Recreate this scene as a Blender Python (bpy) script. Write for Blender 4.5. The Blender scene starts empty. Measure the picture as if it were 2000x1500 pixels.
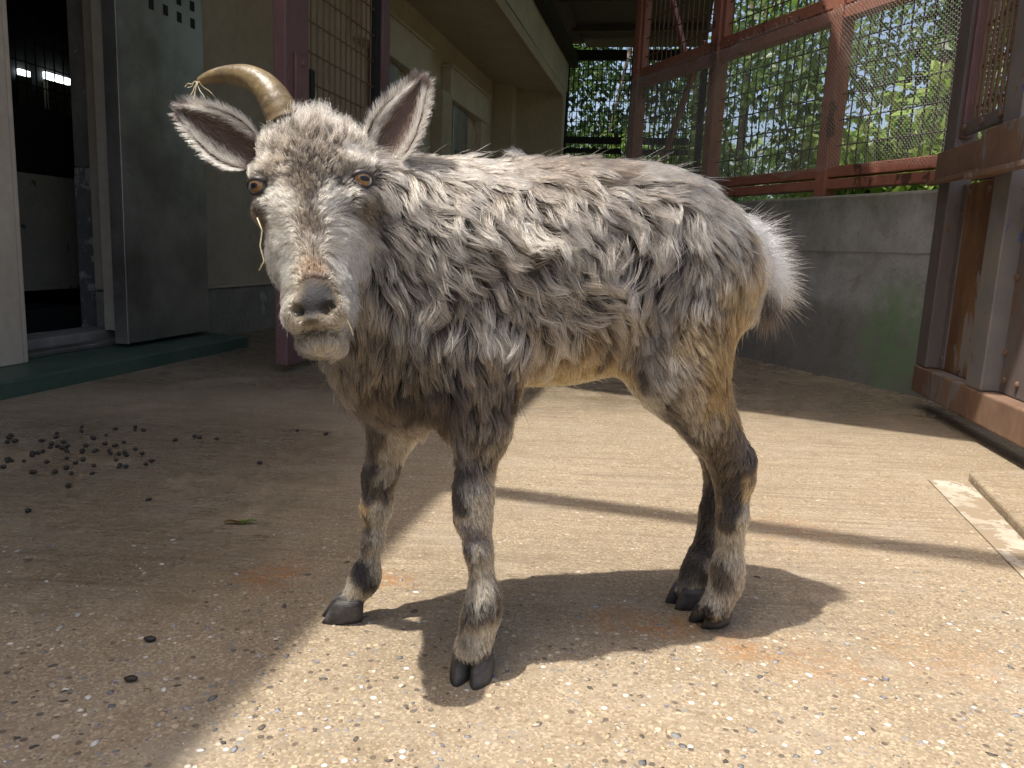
import bpy, bmesh, math, random
import numpy as np
from mathutils import Matrix, Vector
from mathutils.kdtree import KDTree
sc = bpy.context.scene
random.seed(4); rng = np.random.default_rng(7)
# ------------------------------------------------------------------ camera, sky, sun, exposure
F, CAMH = 1540., .52
PIT, ROLL = math.radians(9.8), math.radians(2.5)
FW = np.array([0, math.cos(PIT), -math.sin(PIT)]); U0 = np.array([0, math.sin(PIT), math.cos(PIT)]); X0 = np.array([1., 0, 0])
RT = math.cos(ROLL)*X0 + math.sin(ROLL)*U0; UP = math.cos(ROLL)*U0 - math.sin(ROLL)*X0
CAM = np.array([0, 0, CAMH])
cam = bpy.data.objects.new('camera', bpy.data.cameras.new('camera')); sc.collection.objects.link(cam)
cam.data.sensor_width = 36; cam.data.lens = F/2000*36; cam.data.clip_start = .02; cam.data.clip_end = 600
cam.matrix_world = Matrix([[RT[i], UP[i], -FW[i], CAM[i]] for i in range(3)] + [[0, 0, 0, 1]])
sc.camera = cam
SUN = Vector((-.32, -.18, 1.)).normalized()
w = bpy.data.worlds.new('World'); sc.world = w; w.use_nodes = True
nt = w.node_tree; bg = nt.nodes['Background']; sky = nt.nodes.new('ShaderNodeTexSky')
sky.sky_type = 'NISHITA'; sky.dust_density = 5.; sky.air_density = .9; sky.sun_disc = False
sky.sun_elevation = math.asin(SUN.z); sky.sun_rotation = math.atan2(SUN.x, SUN.y)
nt.links.new(sky.outputs[0], bg.inputs[0]); bg.inputs[1].default_value = .15
sl = bpy.data.lights.new('sun', 'SUN'); sl.energy = 3.7; sl.angle = math.radians(.7); sl.color = (1, .95, .87)
so = bpy.data.objects.new('sun', sl); sc.collection.objects.link(so); so.location = (0, 0, 8)
so.rotation_euler = (-SUN).to_track_quat('-Z', 'Y').to_euler()
sc.view_settings.view_transform = 'Standard'; sc.view_settings.look = 'None'
sc.view_settings.exposure = .72; sc.view_settings.gamma = 1
sc.cycles.use_denoising = True; sc.cycles.denoising_prefilter = 'NONE'
sc.cycles.max_bounces = 8; sc.cycles.transparent_max_bounces = 8
sc.cycles_curves.shape = 'RIBBONS'

# ------------------------------------------------------------------ helpers
def ray(px, py): return FW + RT*(px-1000)/F - UP*(py-750)/F
def at(px, py, Y): d = ray(px, py); return CAM + d*(Y/d[1])
def gz(px, py, z=0): d = ray(px, py); return CAM + d*((z-CAMH)/d[2])
def link(o): sc.collection.objects.link(o); return o
def tag(o, label=None, cat=None, group=None, kind=None):
    if label: o['label'] = label
    if cat: o['category'] = cat
    if group: o['group'] = group
    if kind: o['kind'] = kind
    return o
def empty(name, mat=None):
    o = link(bpy.data.objects.new(name, None)); o.empty_display_size = .1
    if mat is not None: o.matrix_world = mat
    return o
def mesh(name, v, f, m, parent=None, smooth=False, bevel=0):
    me = bpy.data.meshes.new(name); me.from_pydata([tuple(map(float, p)) for p in v], [], f); me.update()
    if m: me.materials.append(m)
    if smooth: me.shade_smooth()
    o = link(bpy.data.objects.new(name, me))
    if parent: o.parent = parent
    if bevel:
        b = o.modifiers.new('bevel', 'BEVEL'); b.width = bevel; b.segments = 2; b.limit_method = 'ANGLE'
    return o
BF = [(0, 1, 3, 2), (4, 6, 7, 5), (0, 4, 5, 1), (2, 3, 7, 6), (0, 2, 6, 4), (1, 5, 7, 3)]
def boxv(x0, x1, y0, y1, z0, z1): return [(x, y, z) for x in (x0, x1) for y in (y0, y1) for z in (z0, z1)]
def box(name, x0, x1, y0, y1, z0, z1, m, parent=None, bevel=.004):
    x0, x1 = sorted((x0, x1)); y0, y1 = sorted((y0, y1)); z0, z1 = sorted((z0, z1))
    return mesh(name, boxv(x0, x1, y0, y1, z0, z1), BF, m, parent, bevel=bevel)
class MB:
    def __init__(s): s.v = []; s.f = []
    def add(s, v, f): n = len(s.v); s.v += list(v); s.f += [tuple(i+n for i in q) for q in f]
    def box(s, *a): s.add(boxv(*a), BF)
    def build(s, name, m, parent=None, smooth=False, bevel=0): return mesh(name, s.v, s.f, m, parent, smooth, bevel)
def tube_vf(pts, rad, n=8, cap=True):
    pts = [Vector(p) for p in pts]; v = []; f = []
    rad = rad if hasattr(rad, '__len__') else [rad]*len(pts)
    ref = Vector((0, 0, 1))
    if abs((pts[-1]-pts[0]).normalized().z) > .9: ref = Vector((1, 0, 0))
    for i, p in enumerate(pts):
        t = (pts[min(i+1, len(pts)-1)]-pts[max(i-1, 0)]).normalized()
        a = t.cross(ref).normalized(); b = t.cross(a)
        for k in range(n):
            q = 2*math.pi*k/n; v.append(p + (a*math.cos(q)+b*math.sin(q))*rad[i])
    for i in range(len(pts)-1):
        for k in range(n): f.append((i*n+k, i*n+(k+1) % n, (i+1)*n+(k+1) % n, (i+1)*n+k))
    if cap: f.append(tuple(range(n))[::-1]); f.append(tuple(range((len(pts)-1)*n, len(pts)*n)))
    return v, f
def tube(name, pts, rad, m, parent=None, n=8): v, f = tube_vf(pts, rad, n); return mesh(name, v, f, m, parent, smooth=True)
_bar = {}
def bar(name, p, q, r, m, parent):                     # alike bars share one mesh
    key = m.name
    if key not in _bar:
        v, f = tube_vf([(0, 0, 0), (0, 0, 1)], 1., 6); me = bpy.data.meshes.new('bar'); me.from_pydata([tuple(a) for a in v], [], f)
        me.shade_smooth(); me.materials.append(m); _bar[key] = me
    o = link(bpy.data.objects.new(name, _bar[key])); o.parent = parent
    d = Vector(q)-Vector(p); o.location = p; o.rotation_mode = 'QUATERNION'; o.rotation_quaternion = d.to_track_quat('Z', 'Y'); o.scale = (r, r, d.length)
    return o
_bolt = {}
def bolt(p, nrm, r, m, parent, name='bolt'):
    if m.name not in _bolt:
        v, f = tube_vf([(0, 0, 0), (0, 0, .5), (0, 0, .8)], [1., .95, .6], 7); me = bpy.data.meshes.new('bolt'); me.from_pydata([tuple(a) for a in v], [], f); me.materials.append(m); _bolt[m.name] = me
    o = link(bpy.data.objects.new(name, _bolt[m.name])); o.parent = parent; o.location = p; o.rotation_mode = 'QUATERNION'
    o.rotation_quaternion = Vector(nrm).to_track_quat('Z', 'Y'); o.scale = (r, r, r); return o

# ------------------------------------------------------------------ materials
class N:
    def __init__(s, name):
        s.m = bpy.data.materials.new(name); s.m.use_nodes = True; s.t = s.m.node_tree; s.b = s.t.nodes['Principled BSDF']
        s.co = s.t.nodes.new('ShaderNodeTexCoord').outputs['Object']; s.out = s.t.nodes['Material Output']
    def new(s, k, **kw):
        n = s.t.nodes.new(k)
        for a, b in kw.items(): setattr(n, a, b)
        return n
    def ln(s, a, b): s.t.links.new(a, b)
    def val(s, sock, x):
        if hasattr(x, 'is_linked') or hasattr(x, 'links'): s.ln(x, sock)
        else: sock.default_value = x
    def mapping(s, scale=(1, 1, 1), rot=(0, 0, 0), loc=(0, 0, 0)):
        n = s.new('ShaderNodeMapping'); s.ln(s.co, n.inputs[0]); n.inputs['Scale'].default_value = scale; n.inputs['Rotation'].default_value = rot; n.inputs['Location'].default_value = loc
        return n.outputs[0]
    def noise(s, scale, detail=6, rough=.6, co=None, dist=0):
        n = s.new('ShaderNodeTexNoise'); s.ln(co or s.co, n.inputs['Vector']); n.inputs['Scale'].default_value = scale
        n.inputs['Detail'].default_value = detail; n.inputs['Roughness'].default_value = rough; n.inputs['Distortion'].default_value = dist
        return n.outputs[0]
    def ramp(s, x, a, b):
        n = s.new('ShaderNodeMapRange'); n.interpolation_type = 'SMOOTHSTEP'; s.val(n.inputs[0], x); n.inputs[1].default_value = a; n.inputs[2].default_value = b; return n.outputs[0]
    def math(s, op, a, b=0.):
        n = s.new('ShaderNodeMath', operation=op); s.val(n.inputs[0], a); s.val(n.inputs[1], b); return n.outputs[0]
    def mix(s, f, a, b, blend='MIX'):
        n = s.new('ShaderNodeMix', data_type='RGBA', blend_type=blend); s.val(n.inputs[0], f)
        for sock, x in ((n.inputs[6], a), (n.inputs[7], b)):
            if isinstance(x, tuple): sock.default_value = (*x, 1)
            else: s.ln(x, sock)
        return n.outputs[2]
    def dist(s, p, scale=(1, 1, 1)):
        mp = s.new('ShaderNodeVectorMath', operation='SUBTRACT'); s.ln(s.co, mp.inputs[0]); mp.inputs[1].default_value = p
        m2 = s.new('ShaderNodeVectorMath', operation='MULTIPLY'); s.ln(mp.outputs[0], m2.inputs[0]); m2.inputs[1].default_value = scale
        l = s.new('ShaderNodeVectorMath', operation='LENGTH'); s.ln(m2.outputs[0], l.inputs[0]); return l.outputs['Value']
    def fin(s, col=None, rough=.7, metal=0., bump=None, bs=.3, bd=.004, spec=None):
        if col is not None:
            if isinstance(col, tuple): s.b.inputs['Base Color'].default_value = (*col, 1)
            else: s.ln(col, s.b.inputs['Base Color'])
        s.val(s.b.inputs['Roughness'], rough); s.val(s.b.inputs['Metallic'], metal)
        if spec is not None: s.b.inputs['Specular IOR Level'].default_value = spec
        if bump is not None:
            n = s.new('ShaderNodeBump'); s.ln(bump, n.inputs['Height']); n.inputs['Strength'].default_value = bs; n.inputs['Distance'].default_value = bd
            s.ln(n.outputs[0], s.b.inputs['Normal'])
        return s.m
def plain(name, c1, c2, scale=8, rough=.7, metal=0., bs=.25, chips=None, chipamt=.62, stretch=(1, 1, 1), bd=.003):
    n = N(name); co = n.mapping(stretch)
    a = n.noise(scale, 8, .65, co); b = n.noise(scale*9, 5, .6, co)
    c = n.mix(n.ramp(a, .3, .7), c1, c2); c = n.mix(n.math('MULTIPLY', n.ramp(b, .35, .75), .35), c, tuple(x*.55 for x in c1))
    h = b
    if chips:
        k = n.noise(scale*1.7, 10, .7, co, .3); kk = n.ramp(k, chipamt, chipamt+.03); c = n.mix(kk, c, chips); h = n.math('SUBTRACT', b, n.math('MULTIPLY', kk, .6))
    r = n.math('ADD', rough-.1, n.math('MULTIPLY', a, .2))
    return n.fin(c, r, metal, h, bs, bd)
M = {}
M['cream'] = plain('cream_wall_paint', (.52, .45, .33), (.44, .37, .26), 2.2, .75, bs=.2, chips=(.20, .13, .08), chipamt=.72)
M['creamtrim'] = plain('cream_trim_paint', (.58, .51, .40), (.48, .41, .31), 3, .6, bs=.2, chips=(.15, .08, .045), chipamt=.66)
M['grayconc'] = plain('grey_concrete', (.22, .21, .18), (.34, .32, .26), 4, .85, bs=.5, chips=(.42, .41, .37), chipamt=.6)
M['greenpaint'] = plain('green_floor_paint', (.045, .085, .06), (.075, .12, .085), 3, .5, bs=.3, chips=(.16, .16, .12), chipamt=.68)
M['flaky'] = plain('flaking_painted_concrete', (.26, .26, .25), (.17, .165, .155), 7, .85, bs=.5, chips=(.5, .49, .44), chipamt=.55)
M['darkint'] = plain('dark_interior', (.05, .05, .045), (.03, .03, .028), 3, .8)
M['yellowint'] = plain('stained_interior_wall', (.58, .55, .40), (.45, .42, .30), 4, .8, chips=(.15, .15, .12), chipamt=.6)
M['red'] = plain('weathered_red_paint', (.32, .12, .075), (.38, .17, .115), 4, .6, bs=.4, chips=(.10, .045, .028), chipamt=.58, stretch=(1, 1, .5))
M['purple'] = plain('faded_maroon_paint', (.155, .08, .08), (.20, .11, .105), 5, .55, bs=.3, chips=(.16, .055, .03), chipamt=.64, stretch=(1, 1, .5))
M['rust'] = plain('rusty_steel', (.15, .085, .055), (.24, .15, .10), 5, .75, bs=.6, chips=(.20, .18, .175), chipamt=.55, stretch=(1, 1, .45))
M['rustpanel'] = plain('rust_brown_panel', (.12, .058, .03), (.29, .165, .085), 4, .7, bs=.5, chips=(.26, .235, .22), chipamt=.57, stretch=(1, 1, .35))
M['rustgrey'] = plain('grey_primer_on_steel', (.165, .15, .15), (.12, .09, .08), 5, .6, bs=.4, chips=(.16, .075, .04), chipamt=.6, stretch=(1, 1, .4))
M['wirebrown'] = plain('rusty_wire', (.13, .075, .045), (.20, .12, .07), 30, .7)
M['wiredark'] = plain('dark_wire', (.035, .03, .027), (.06, .05, .04), 30, .6)
M['black'] = plain('black_painted_steel', (.012, .012, .012), (.02, .019, .018), 6, .85)
M['galv'] = plain('galvanised_netting', (.55, .53, .49), (.40, .38, .35), 30, .5, .3)
M['roof'] = plain('dark_roof_sheet', (.05, .042, .035), (.075, .06, .05), 3, .7)
M['fascia'] = plain('pale_corrugated_sheet', (.50, .47, .38), (.40, .37, .29), 3, .6)
M['bark'] = plain('tree_bark', (.11, .08, .055), (.20, .16, .12), 9, .9, bs=1, stretch=(1, 1, .3), bd=.01)
M['soil'] = plain('soil', (.09, .065, .04), (.14, .11, .07), 3, .95, bs=1, bd=.03)
M['straw'] = plain('straw', (.62, .50, .30), (.70, .60, .40), 30, .6)
M['dung'] = plain('dung', (.018, .014, .011), (.03, .024, .018), 60, .45)
M['white_strip'] = plain('worn_white_mortar', (.50, .46, .38), (.32, .265, .18), 6, .75, bs=.5, chips=(.27, .21, .14), chipamt=.50)
def steel():
    n = N('brushed_stainless_steel'); co = n.mapping((1.5, 1, 60)); a = n.noise(6, 5, .6, co); b = n.noise(2.2, 6, .65)
    c = n.mix(n.ramp(b, .35, .7), (.46, .44, .41), (.23, .21, .19)); r = n.math('ADD', .28, n.math('MULTIPLY', b, .25))
    return n.fin(c, r, .85, a, .06, .002)
M['steel'] = steel()
def blue_bar():
    n = N('grey_post_with_blue_paint_remains'); k = n.noise(22, 9, .75, n.mapping((1, 1, .35))); a = n.noise(5, 6)
    c = n.mix(n.ramp(a, .35, .65), (.17, .16, .165), (.22, .20, .185)); c = n.mix(n.ramp(k, .60, .62), c, (.05, .11, .38))
    r = n.noise(7, 8, .7); c = n.mix(n.ramp(r, .6, .64), c, (.17, .08, .045)); return n.fin(c, .6, 0, k, .4)
M['bluebar'] = blue_bar()
def conc_wall():
    n = N('weathered_concrete_wall'); a = n.noise(2.2, 8, .62); b = n.noise(14, 8, .7); f = n.noise(90, 4, .6)
    c = n.mix(n.ramp(a, .35, .68), (.40, .395, .375), (.24, .24, .215)); c = n.mix(n.math('MULTIPLY', n.ramp(b, .47, .66), .6), c, (.15, .145, .125)); pit = n.noise(55, 6, .75); c = n.mix(n.math('MULTIPLY', n.ramp(pit, .56, .66), .6), c, (.09, .085, .075)); c = n.mix(n.math('MULTIPLY', n.ramp(n.noise(7, 9, .75), .52, .62), .45), c, (.50, .49, .46))
    sep = n.new('ShaderNodeSeparateXYZ'); n.ln(n.co, sep.inputs[0]); z = sep.outputs[2]
    top = n.ramp(n.math('ADD', z, n.math('MULTIPLY', n.noise(5, 6, .7, n.mapping((1, 1, .3))), .5)), .88, 1.12)      # moss on the crest
    c = n.mix(n.math('MULTIPLY', top, .75), c, (.12, .125, .075))
    low = n.ramp(n.math('ADD', z, n.math('MULTIPLY', n.noise(2.6, 7, .65), .55)), .66, .52)                            # damp foot
    c = n.mix(n.math('MULTIPLY', low, .62), c, (.13, .12, .095))
    g = n.math('ADD', n.dist((-.93, 0, .22), (1, .2, .8)), n.math('MULTIPLY', n.noise(9, 8, .7), .22))
    c = n.mix(n.math('MULTIPLY', n.math('MULTIPLY', n.ramp(g, .36, .22), n.ramp(n.noise(16, 8, .75), .32, .58)), .7), c, (.15, .27, .11))
    return n.fin(c, .85, 0, n.math('ADD', b, n.math('MULTIPLY', f, .5)), .5, .006)
M['cwall'] = conc_wall()
def floor_mat():
    n = N('wet_tan_concrete'); sep = n.new('ShaderNodeSeparateXYZ'); n.ln(n.co, sep.inputs[0]); x, y = sep.outputs[0], sep.outputs[1]
    big = n.noise(1.6, 6, .6); mid = n.noise(11, 7, .65); fine = n.noise(160, 4, .7)
    br = n.noise(1, 6, .7, n.mapping((2.2, 75, 1), (0, 0, math.radians(9)), (0, 0, 0)))           # broom strokes
    near = n.ramp(n.math('ADD', y, n.math('MULTIPLY', mid, .5)), 1.42, 1.12)                     # worn to the aggregate
    c = n.mix(n.ramp(big, .3, .7), (.245, .19, .122), (.315, .252, .172))
    c = n.mix(n.math('MULTIPLY', n.ramp(mid, .45, .7), .5), c, (.235, .175, .105))
    sand = n.new('ShaderNodeTexVoronoi'); n.ln(n.co, sand.inputs['Vector']); sand.inputs['Scale'].default_value = 330
    sc_ = n.new('ShaderNodeSeparateColor'); n.ln(sand.outputs['Color'], sc_.inputs[0])
    c = n.mix(n.math('MULTIPLY', n.ramp(sc_.outputs[0], .55, .9), .55), c, (.50, .41, .28))
    c = n.mix(n.math('MULTIPLY', n.ramp(sc_.outputs[1], .74, .95), .6), c, (.15, .10, .06))
    v = n.new('ShaderNodeTexVoronoi'); n.ln(n.co, v.inputs['Vector']); v.inputs['Scale'].default_value = 105
    s2 = n.new('ShaderNodeSeparateColor'); n.ln(v.outputs['Color'], s2.inputs[0])
    pe = n.math('MULTIPLY', n.ramp(v.outputs['Distance'], .42, .34), n.ramp(s2.outputs[0], .76, .82))
    pc = n.mix(n.ramp(s2.outputs[1], .3, .5), (.22, .21, .205), (.52, .42, .28)); pc = n.mix(n.ramp(s2.outputs[1], .76, .8), pc, (.70, .66, .58)); pc = n.mix(n.ramp(s2.outputs[2], .78, .82), pc, (.09, .07, .055))
    c = n.mix(n.math('MULTIPLY', pe, n.math('ADD', .5, n.math('MULTIPLY', near, .4))), c, pc)
    br2 = n.noise(1, 7, .75, n.mapping((1.1, 24, 1), (0, 0, math.radians(7)), (3, 1, 0)))
    c = n.mix(n.math('MULTIPLY', n.ramp(n.noise(26, 8, .75), .48, .66), .5), c, (.19, .145, .095)); c = n.mix(n.math('MULTIPLY', n.ramp(n.noise(5, 7, .7), .5, .68), .4), c, (.33, .29, .23))
    brk = n.math('MULTIPLY', n.math('SUBTRACT', 1., near), n.math('MAXIMUM', n.ramp(br, .44, .64), n.math('MULTIPLY', n.ramp(br2, .46, .66), .9)))
    c = n.mix(n.math('MULTIPLY', n.math('MULTIPLY', brk, n.ramp(n.noise(3.1, 6, .65), .30, .62)), .66), c, (.165, .122, .078))
    for (px, py, s, k) in ((530, 1125, .08, .9), (760, 1135, .06, .8), (1205, 1215, .07, .7), (1320, 1225, .06, .9), (1440, 1255, .06, .8), (1850, 1290, .12, .35), (1590, 1290, .1, .35), (1560, 1040, .14, .35)):
        p = gz(px, py); d = n.math('ADD', n.dist((p[0], p[1], 0), (1, 1, 0)), n.math('MULTIPLY', n.math('SUBTRACT', n.noise(9, 8, .7), .5), s*2.6))
        c = n.mix(n.math('MULTIPLY', n.math('MULTIPLY', n.ramp(d, s, s*.15), n.ramp(n.noise(45, 8, .75), .38, .62)), .85*k), c, (.31, .135, .035))
    # water: hosed area on the left and along the back
    wl = n.math('ADD', n.ramp(n.math('ADD', x, n.math('MULTIPLY', mid, .5)), .05, -.35), 0)
    wy = n.math('MULTIPLY', n.ramp(n.math('ADD', y, n.math('MULTIPLY', mid, .3)), 1.05, 1.32), n.ramp(y, 2.6, 1.9))
    wb = n.ramp(n.math('ADD', y, n.math('MULTIPLY', big, .8)), 2.7, 3.2)
    wet = n.math('MINIMUM', n.math('ADD', n.math('MULTIPLY', wl, wy), n.math('MULTIPLY', wb, .8)), 1.)
    wet = n.math('MULTIPLY', wet, n.ramp(n.noise(3.3, 6, .6), .28, .5))
    pool = n.math('MULTIPLY', wet, n.ramp(n.math('ADD', n.noise(7, 6, .7), n.math('MULTIPLY', n.ramp(br, .62, .4), .14)), .48, .57))
    c = n.mix(n.math('MULTIPLY', wet, .5), c, n.mix(.5, c, (.05, .04, .025), 'MULTIPLY'))
    r = n.math('SUBTRACT', .82, n.math('MULTIPLY', wet, .36)); r = n.math('SUBTRACT', r, n.math('MULTIPLY', pool, .38))
    dry = n.math('SUBTRACT', 1., n.math('MULTIPLY', pool, .6))
    h = n.math('ADD', n.math('MULTIPLY', fine, .5), n.math('MULTIPLY', mid, .5)); h = n.math('ADD', h, n.math('MULTIPLY', n.math('MULTIPLY', br, n.math('SUBTRACT', 1., near)), .9)); h = n.math('ADD', h, n.math('MULTIPLY', pe, .35))
    h = n.math('MULTIPLY', h, dry)
    return n.fin(c, r, 0, h, .55, .004)
M['floor'] = floor_mat()
def attr_mat(name, rough=.6, trans=0., spec=.3, bump=0.):
    n = N(name); a = n.new('ShaderNodeAttribute', attribute_name='col'); n.fin(a.outputs[0], rough, spec=spec, bump=n.noise(380, 4, .6) if bump else None, bs=bump, bd=.002)
    if trans:
        t = n.new('ShaderNodeBsdfTranslucent'); n.ln(a.outputs[0], t.inputs[0]); mx = n.new('ShaderNodeMixShader'); mx.inputs[0].default_value = trans
        n.ln(n.b.outputs[0], mx.inputs[1]); n.ln(t.outputs[0], mx.inputs[2]); n.ln(mx.outputs[0], n.out.inputs[0])
    return n.m
M['leaf'] = attr_mat('leaf', .4, .45, .4)
M['pebble'] = attr_mat('pebble', .7)
M['skin'] = attr_mat('goat_skin', .62, 0, .25, .8)

# ------------------------------------------------------------------ the setting: ground and floor
D = Vector((.192, .981, 0)).normalized(); LV = Vector((-D.y, D.x, 0))      # along the building, and to its left
HOUSE = Matrix([[D.x, LV.x, 0, 0], [D.y, LV.y, 0, 0], [0, 0, 1, 0], [0, 0, 0, 1]])
def hw(x, y, z): return HOUSE @ Vector((x, y, z))
g = mesh('ground', [(-300, -300, -.03), (300, -300, -.03), (300, 300, -.03), (-300, 300, -.03)], [(0, 1, 2, 3)], M['soil']); tag(g, kind='structure')
fl = mesh('floor', [(-3.5, -2.5, 0), (3.2, -2.5, 0), (3.2, 10.8, 0), (-3.5, 10.8, 0)], [(0, 1, 2, 3)], M['floor']); tag(fl, kind='structure')
def pebbles():
    bm = bmesh.new(); bmesh.ops.create_icosphere(bm, subdivisions=1, radius=1); V = np.array([v.co[:] for v in bm.verts]); Fc = np.array([[v.index for v in f.verts] for f in bm.faces]); bm.free()
    n = 2300; vs = []; fs = []; cs = []
    pal = np.array([(.25, .25, .255), (.19, .185, .19), (.42, .36, .28), (.58, .55, .50), (.36, .27, .17), (.11, .095, .08), (.38, .37, .36), (.50, .38, .23)])
    k = 0
    while k < n:
        y = .55+rng.random()**1.5*.95; x = rng.uniform(-.75, .95)*(y+.1)
        if rng.random() < (y-.95)*2.2: continue
        r = .0011+.0036*rng.random()**3.2; a = rng.uniform(0, 6.28); q = V*(1+.25*rng.standard_normal((len(V), 1)))*np.array([r*rng.uniform(1, 1.7), r, .0009])
        R = np.array([[math.cos(a), -math.sin(a), 0], [math.sin(a), math.cos(a), 0], [0, 0, 1]]); q = q@R.T+np.array([x, y, .0001])
        vs.append(q); fs.append(Fc+len(V)*k); cs.append(np.tile(pal[rng.integers(len(pal))]*rng.uniform(.7, 1.15), (len(V), 1))); k += 1
    o = mesh('aggregate_stones', np.vstack(vs), np.vstack(fs).tolist(), M['pebble'], fl, True); tag(o, kind='stuff'); setcol(o, np.vstack(cs))
def setcol(o, c):
    a = o.data.color_attributes.new('col', 'FLOAT_COLOR', 'POINT'); a.data.foreach_set('color', np.hstack([c, np.ones((len(c), 1))]).astype(np.float32).ravel())
pebbles()
# mortar strip and raised slab on the right
p = [gz(1815, 938), gz(1900, 940), gz(2080, 1130), gz(2050, 1170), gz(1990, 1128)]
s0, s1, s2, s3 = gz(1812, 938), gz(1893, 945), gz(2120, 1185), gz(2080, 1215)
o = mesh('mortar_strip', [(*q[:2], .0025) for q in (s0, s1, s2, s3)], [(3, 2, 1, 0)], M['white_strip'], fl)
t0, t1 = gz(1890, 938), gz(2090, 1150)
dv = np.array([.9, .25, 0])
sv = [(*t0[:2], 0), (*t1[:2], 0), (*(t1+dv)[:2], 0), (*(t0+dv)[:2], 0)]
o = mesh('raised_slab', sv+[(a, b, .022) for a, b, _ in sv], [(0, 1, 5, 4), (1, 2, 6, 5), (2, 3, 7, 6), (3, 0, 4, 7), (4, 5, 6, 7)], M['floor'], fl, bevel=.006)

# ------------------------------------------------------------------ the animal house
house = empty('animal_house', HOUSE)
tag(house, 'cream animal house with steel sliding doors, deep eave and green door step', 'building')
WY = 2.3                                                   # wall face, metres left of the camera
def wall_seg(x0, x1, z0=.0, z1=2.5): box('wall', x0, x1, WY, WY+.18, z0, z1, M['cream'], house)
wall_seg(-4, 1.6); wall_seg(3.05, 5.86, .26); wall_seg(5.861, 7.0, 1.95); wall_seg(7.001, 8.0); wall_seg(8.001, 9.2, 1.95); wall_seg(9.201, 10.2)
wall_seg(1.601, 3.049, 2.0)
box('concrete_base', 3.05, 5.86, WY-.02, WY+.18, -.02, .25, M['grayconc'], house)
box('base_ledge', 3.05, 5.86, WY-.03, WY+.1, .2505, .262, M['creamtrim'], house)
box('door_step', 0.6, 3.42, 1.955, 2.29, -.02, .055, M['greenpaint'], house, .008)
box('sill', 1.9, 3.04, 2.346, 2.5, -.02, .10, M['grayconc'], house)
box('sill_plate', 1.9, 3.04, 2.22, 2.2915, .056, .075, M['steel'], house)
# door posts
box('door_post', 1.55, 2.30, 2.16, 2.29, .056, 2.6, M['creamtrim'], house)
box('door_post', 2.305, 2.325, 2.165, 2.295, .056, 2.6, M['creamtrim'], house)
box('door_post', 2.93, 3.04, 2.285, 2.345, .101, 2.6, M['creamtrim'], house)
box('door_jamb', 3.40, 3.45, 2.2, 2.299, .056, 2.6, M['creamtrim'], house)
# steel sliding doors hanging in front of the wall
def steel_door(x0, x1, yf, z0, z1, holes):
    d = box('steel_door', x0, x1, yf, yf+.045, z0, z1, M['steel'], house, .005)
    box('edge_stile', x0-.012, x0-.0005, yf-.006, yf+.055, z0, z1, M['steel'], d, .002)
    for (hx, hz) in holes: box('vent_hole', hx-.015, hx+.015, yf-.002, yf+.01, hz-.02, hz+.02, M['black'], d, 0)
def hp(px, py, v):                                          # pixel to house x, z on a plane v metres right of it
    d = Vector(ray(px, py)); C = Vector(CAM); nv = -LV; t = (v-(C@nv))/(d@nv); q = C+d*t; return q@D, q.z
hs = [hp(px, py, -2.13) for px, py in ((295, 8), (323, 20), (350, 34), (376, 46), (322, -12), (349, 0), (375, 12), (348, -30), (374, -20))]
steel_door(2.80, 3.37, 2.13, .07, 2.0, hs)
for x0 in (5.76, 7.95):
    hl = [(x0+.08+i*.085, .95+j*.10) for i in range(4) for j in range(6)] if x0 > 7 else [(x0+.1+i*.1, 1.0+j*.1) for i in range(3) for j in range(5)]
    dd_ = box('steel_door', x0-.03, x0+.52, 2.26, 2.295, .08, 1.94, M['steel'], house, .004)
    for hx, hz in hl: box('vent_hole', hx-.018, hx+.018, 2.257, 2.262, hz-.025, hz+.025, M['black'], dd_, 0)
    box('door_header', x0-.35, x0+1.23, 2.20, 2.299, 1.90, 2.185, M['creamtrim'], house, .008)
    box('header_cap', x0-.36, x0+1.25, 2.185, 2.299, 2.186, 2.21, M['creamtrim'], house, .004)
    box('door_post', x0+.95, x0+1.15, 2.215, 2.298, 0, 1.899, M['creamtrim'], house)
    box('door_leaf', x0+.521, x0+.94, 2.31, 2.35, 0, 1.95, M['cream'], house)
box('pilaster', 7.30, 7.62, 2.19, 2.299, 0, 1.93, M['cream'], house)
box('pilaster', 9.75, 10.0, 2.05, 2.299, 0, 2.47, M['cream'], house)
box('end_wall', 10.001, 10.2, 1.47, 2.6, 0, 2.47, M['cream'], house)
# soffit, fascia and roof
mesh('soffit', [(-4, 2.31, 2.47), (10.2, 2.31, 2.47), (10.2, 1.5, 2.39), (-4, 1.5, 2.39), (-4, 2.31, 2.51), (10.2, 2.31, 2.51), (10.2, 1.5, 2.43), (-4, 1.5, 2.43)],
     [(0, 3, 2, 1), (4, 5, 6, 7), (0, 4, 7, 3), (1, 2, 6, 5), (0, 1, 5, 4), (3, 7, 6, 2)], M['cream'], house)
box('fascia_board', -4, 10.22, 1.475, 1.499, 2.365, 2.46, M['cream'], house)
b = MB(); n = 0
xs = np.arange(-4, 10.22, .03)
v = []; f = []
for i, x in enumerate(xs):
    yy = 1.46+(.012 if i % 2 else 0); v += [(x, yy, 2.462), (x, yy, 2.86)]
for i in range(len(xs)-1): f.append((2*i, 2*i+2, 2*i+3, 2*i+1))
cf = mesh('corrugated_fascia', v, f, M['fascia'], house)
sm = cf.modifiers.new('solid', 'SOLIDIFY'); sm.thickness = .004
box('gutter_beam', -4, 10.4, 1.36, 1.455, 2.78, 2.92, M['black'], house)
box('roof', -4, 10.4, 1.31, 3.6, 3.07, 3.12, M['roof'], house)
box('wall', -4, 10.2, 4.4, 4.5, 0, 3.06, M['darkint'], house)
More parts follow.
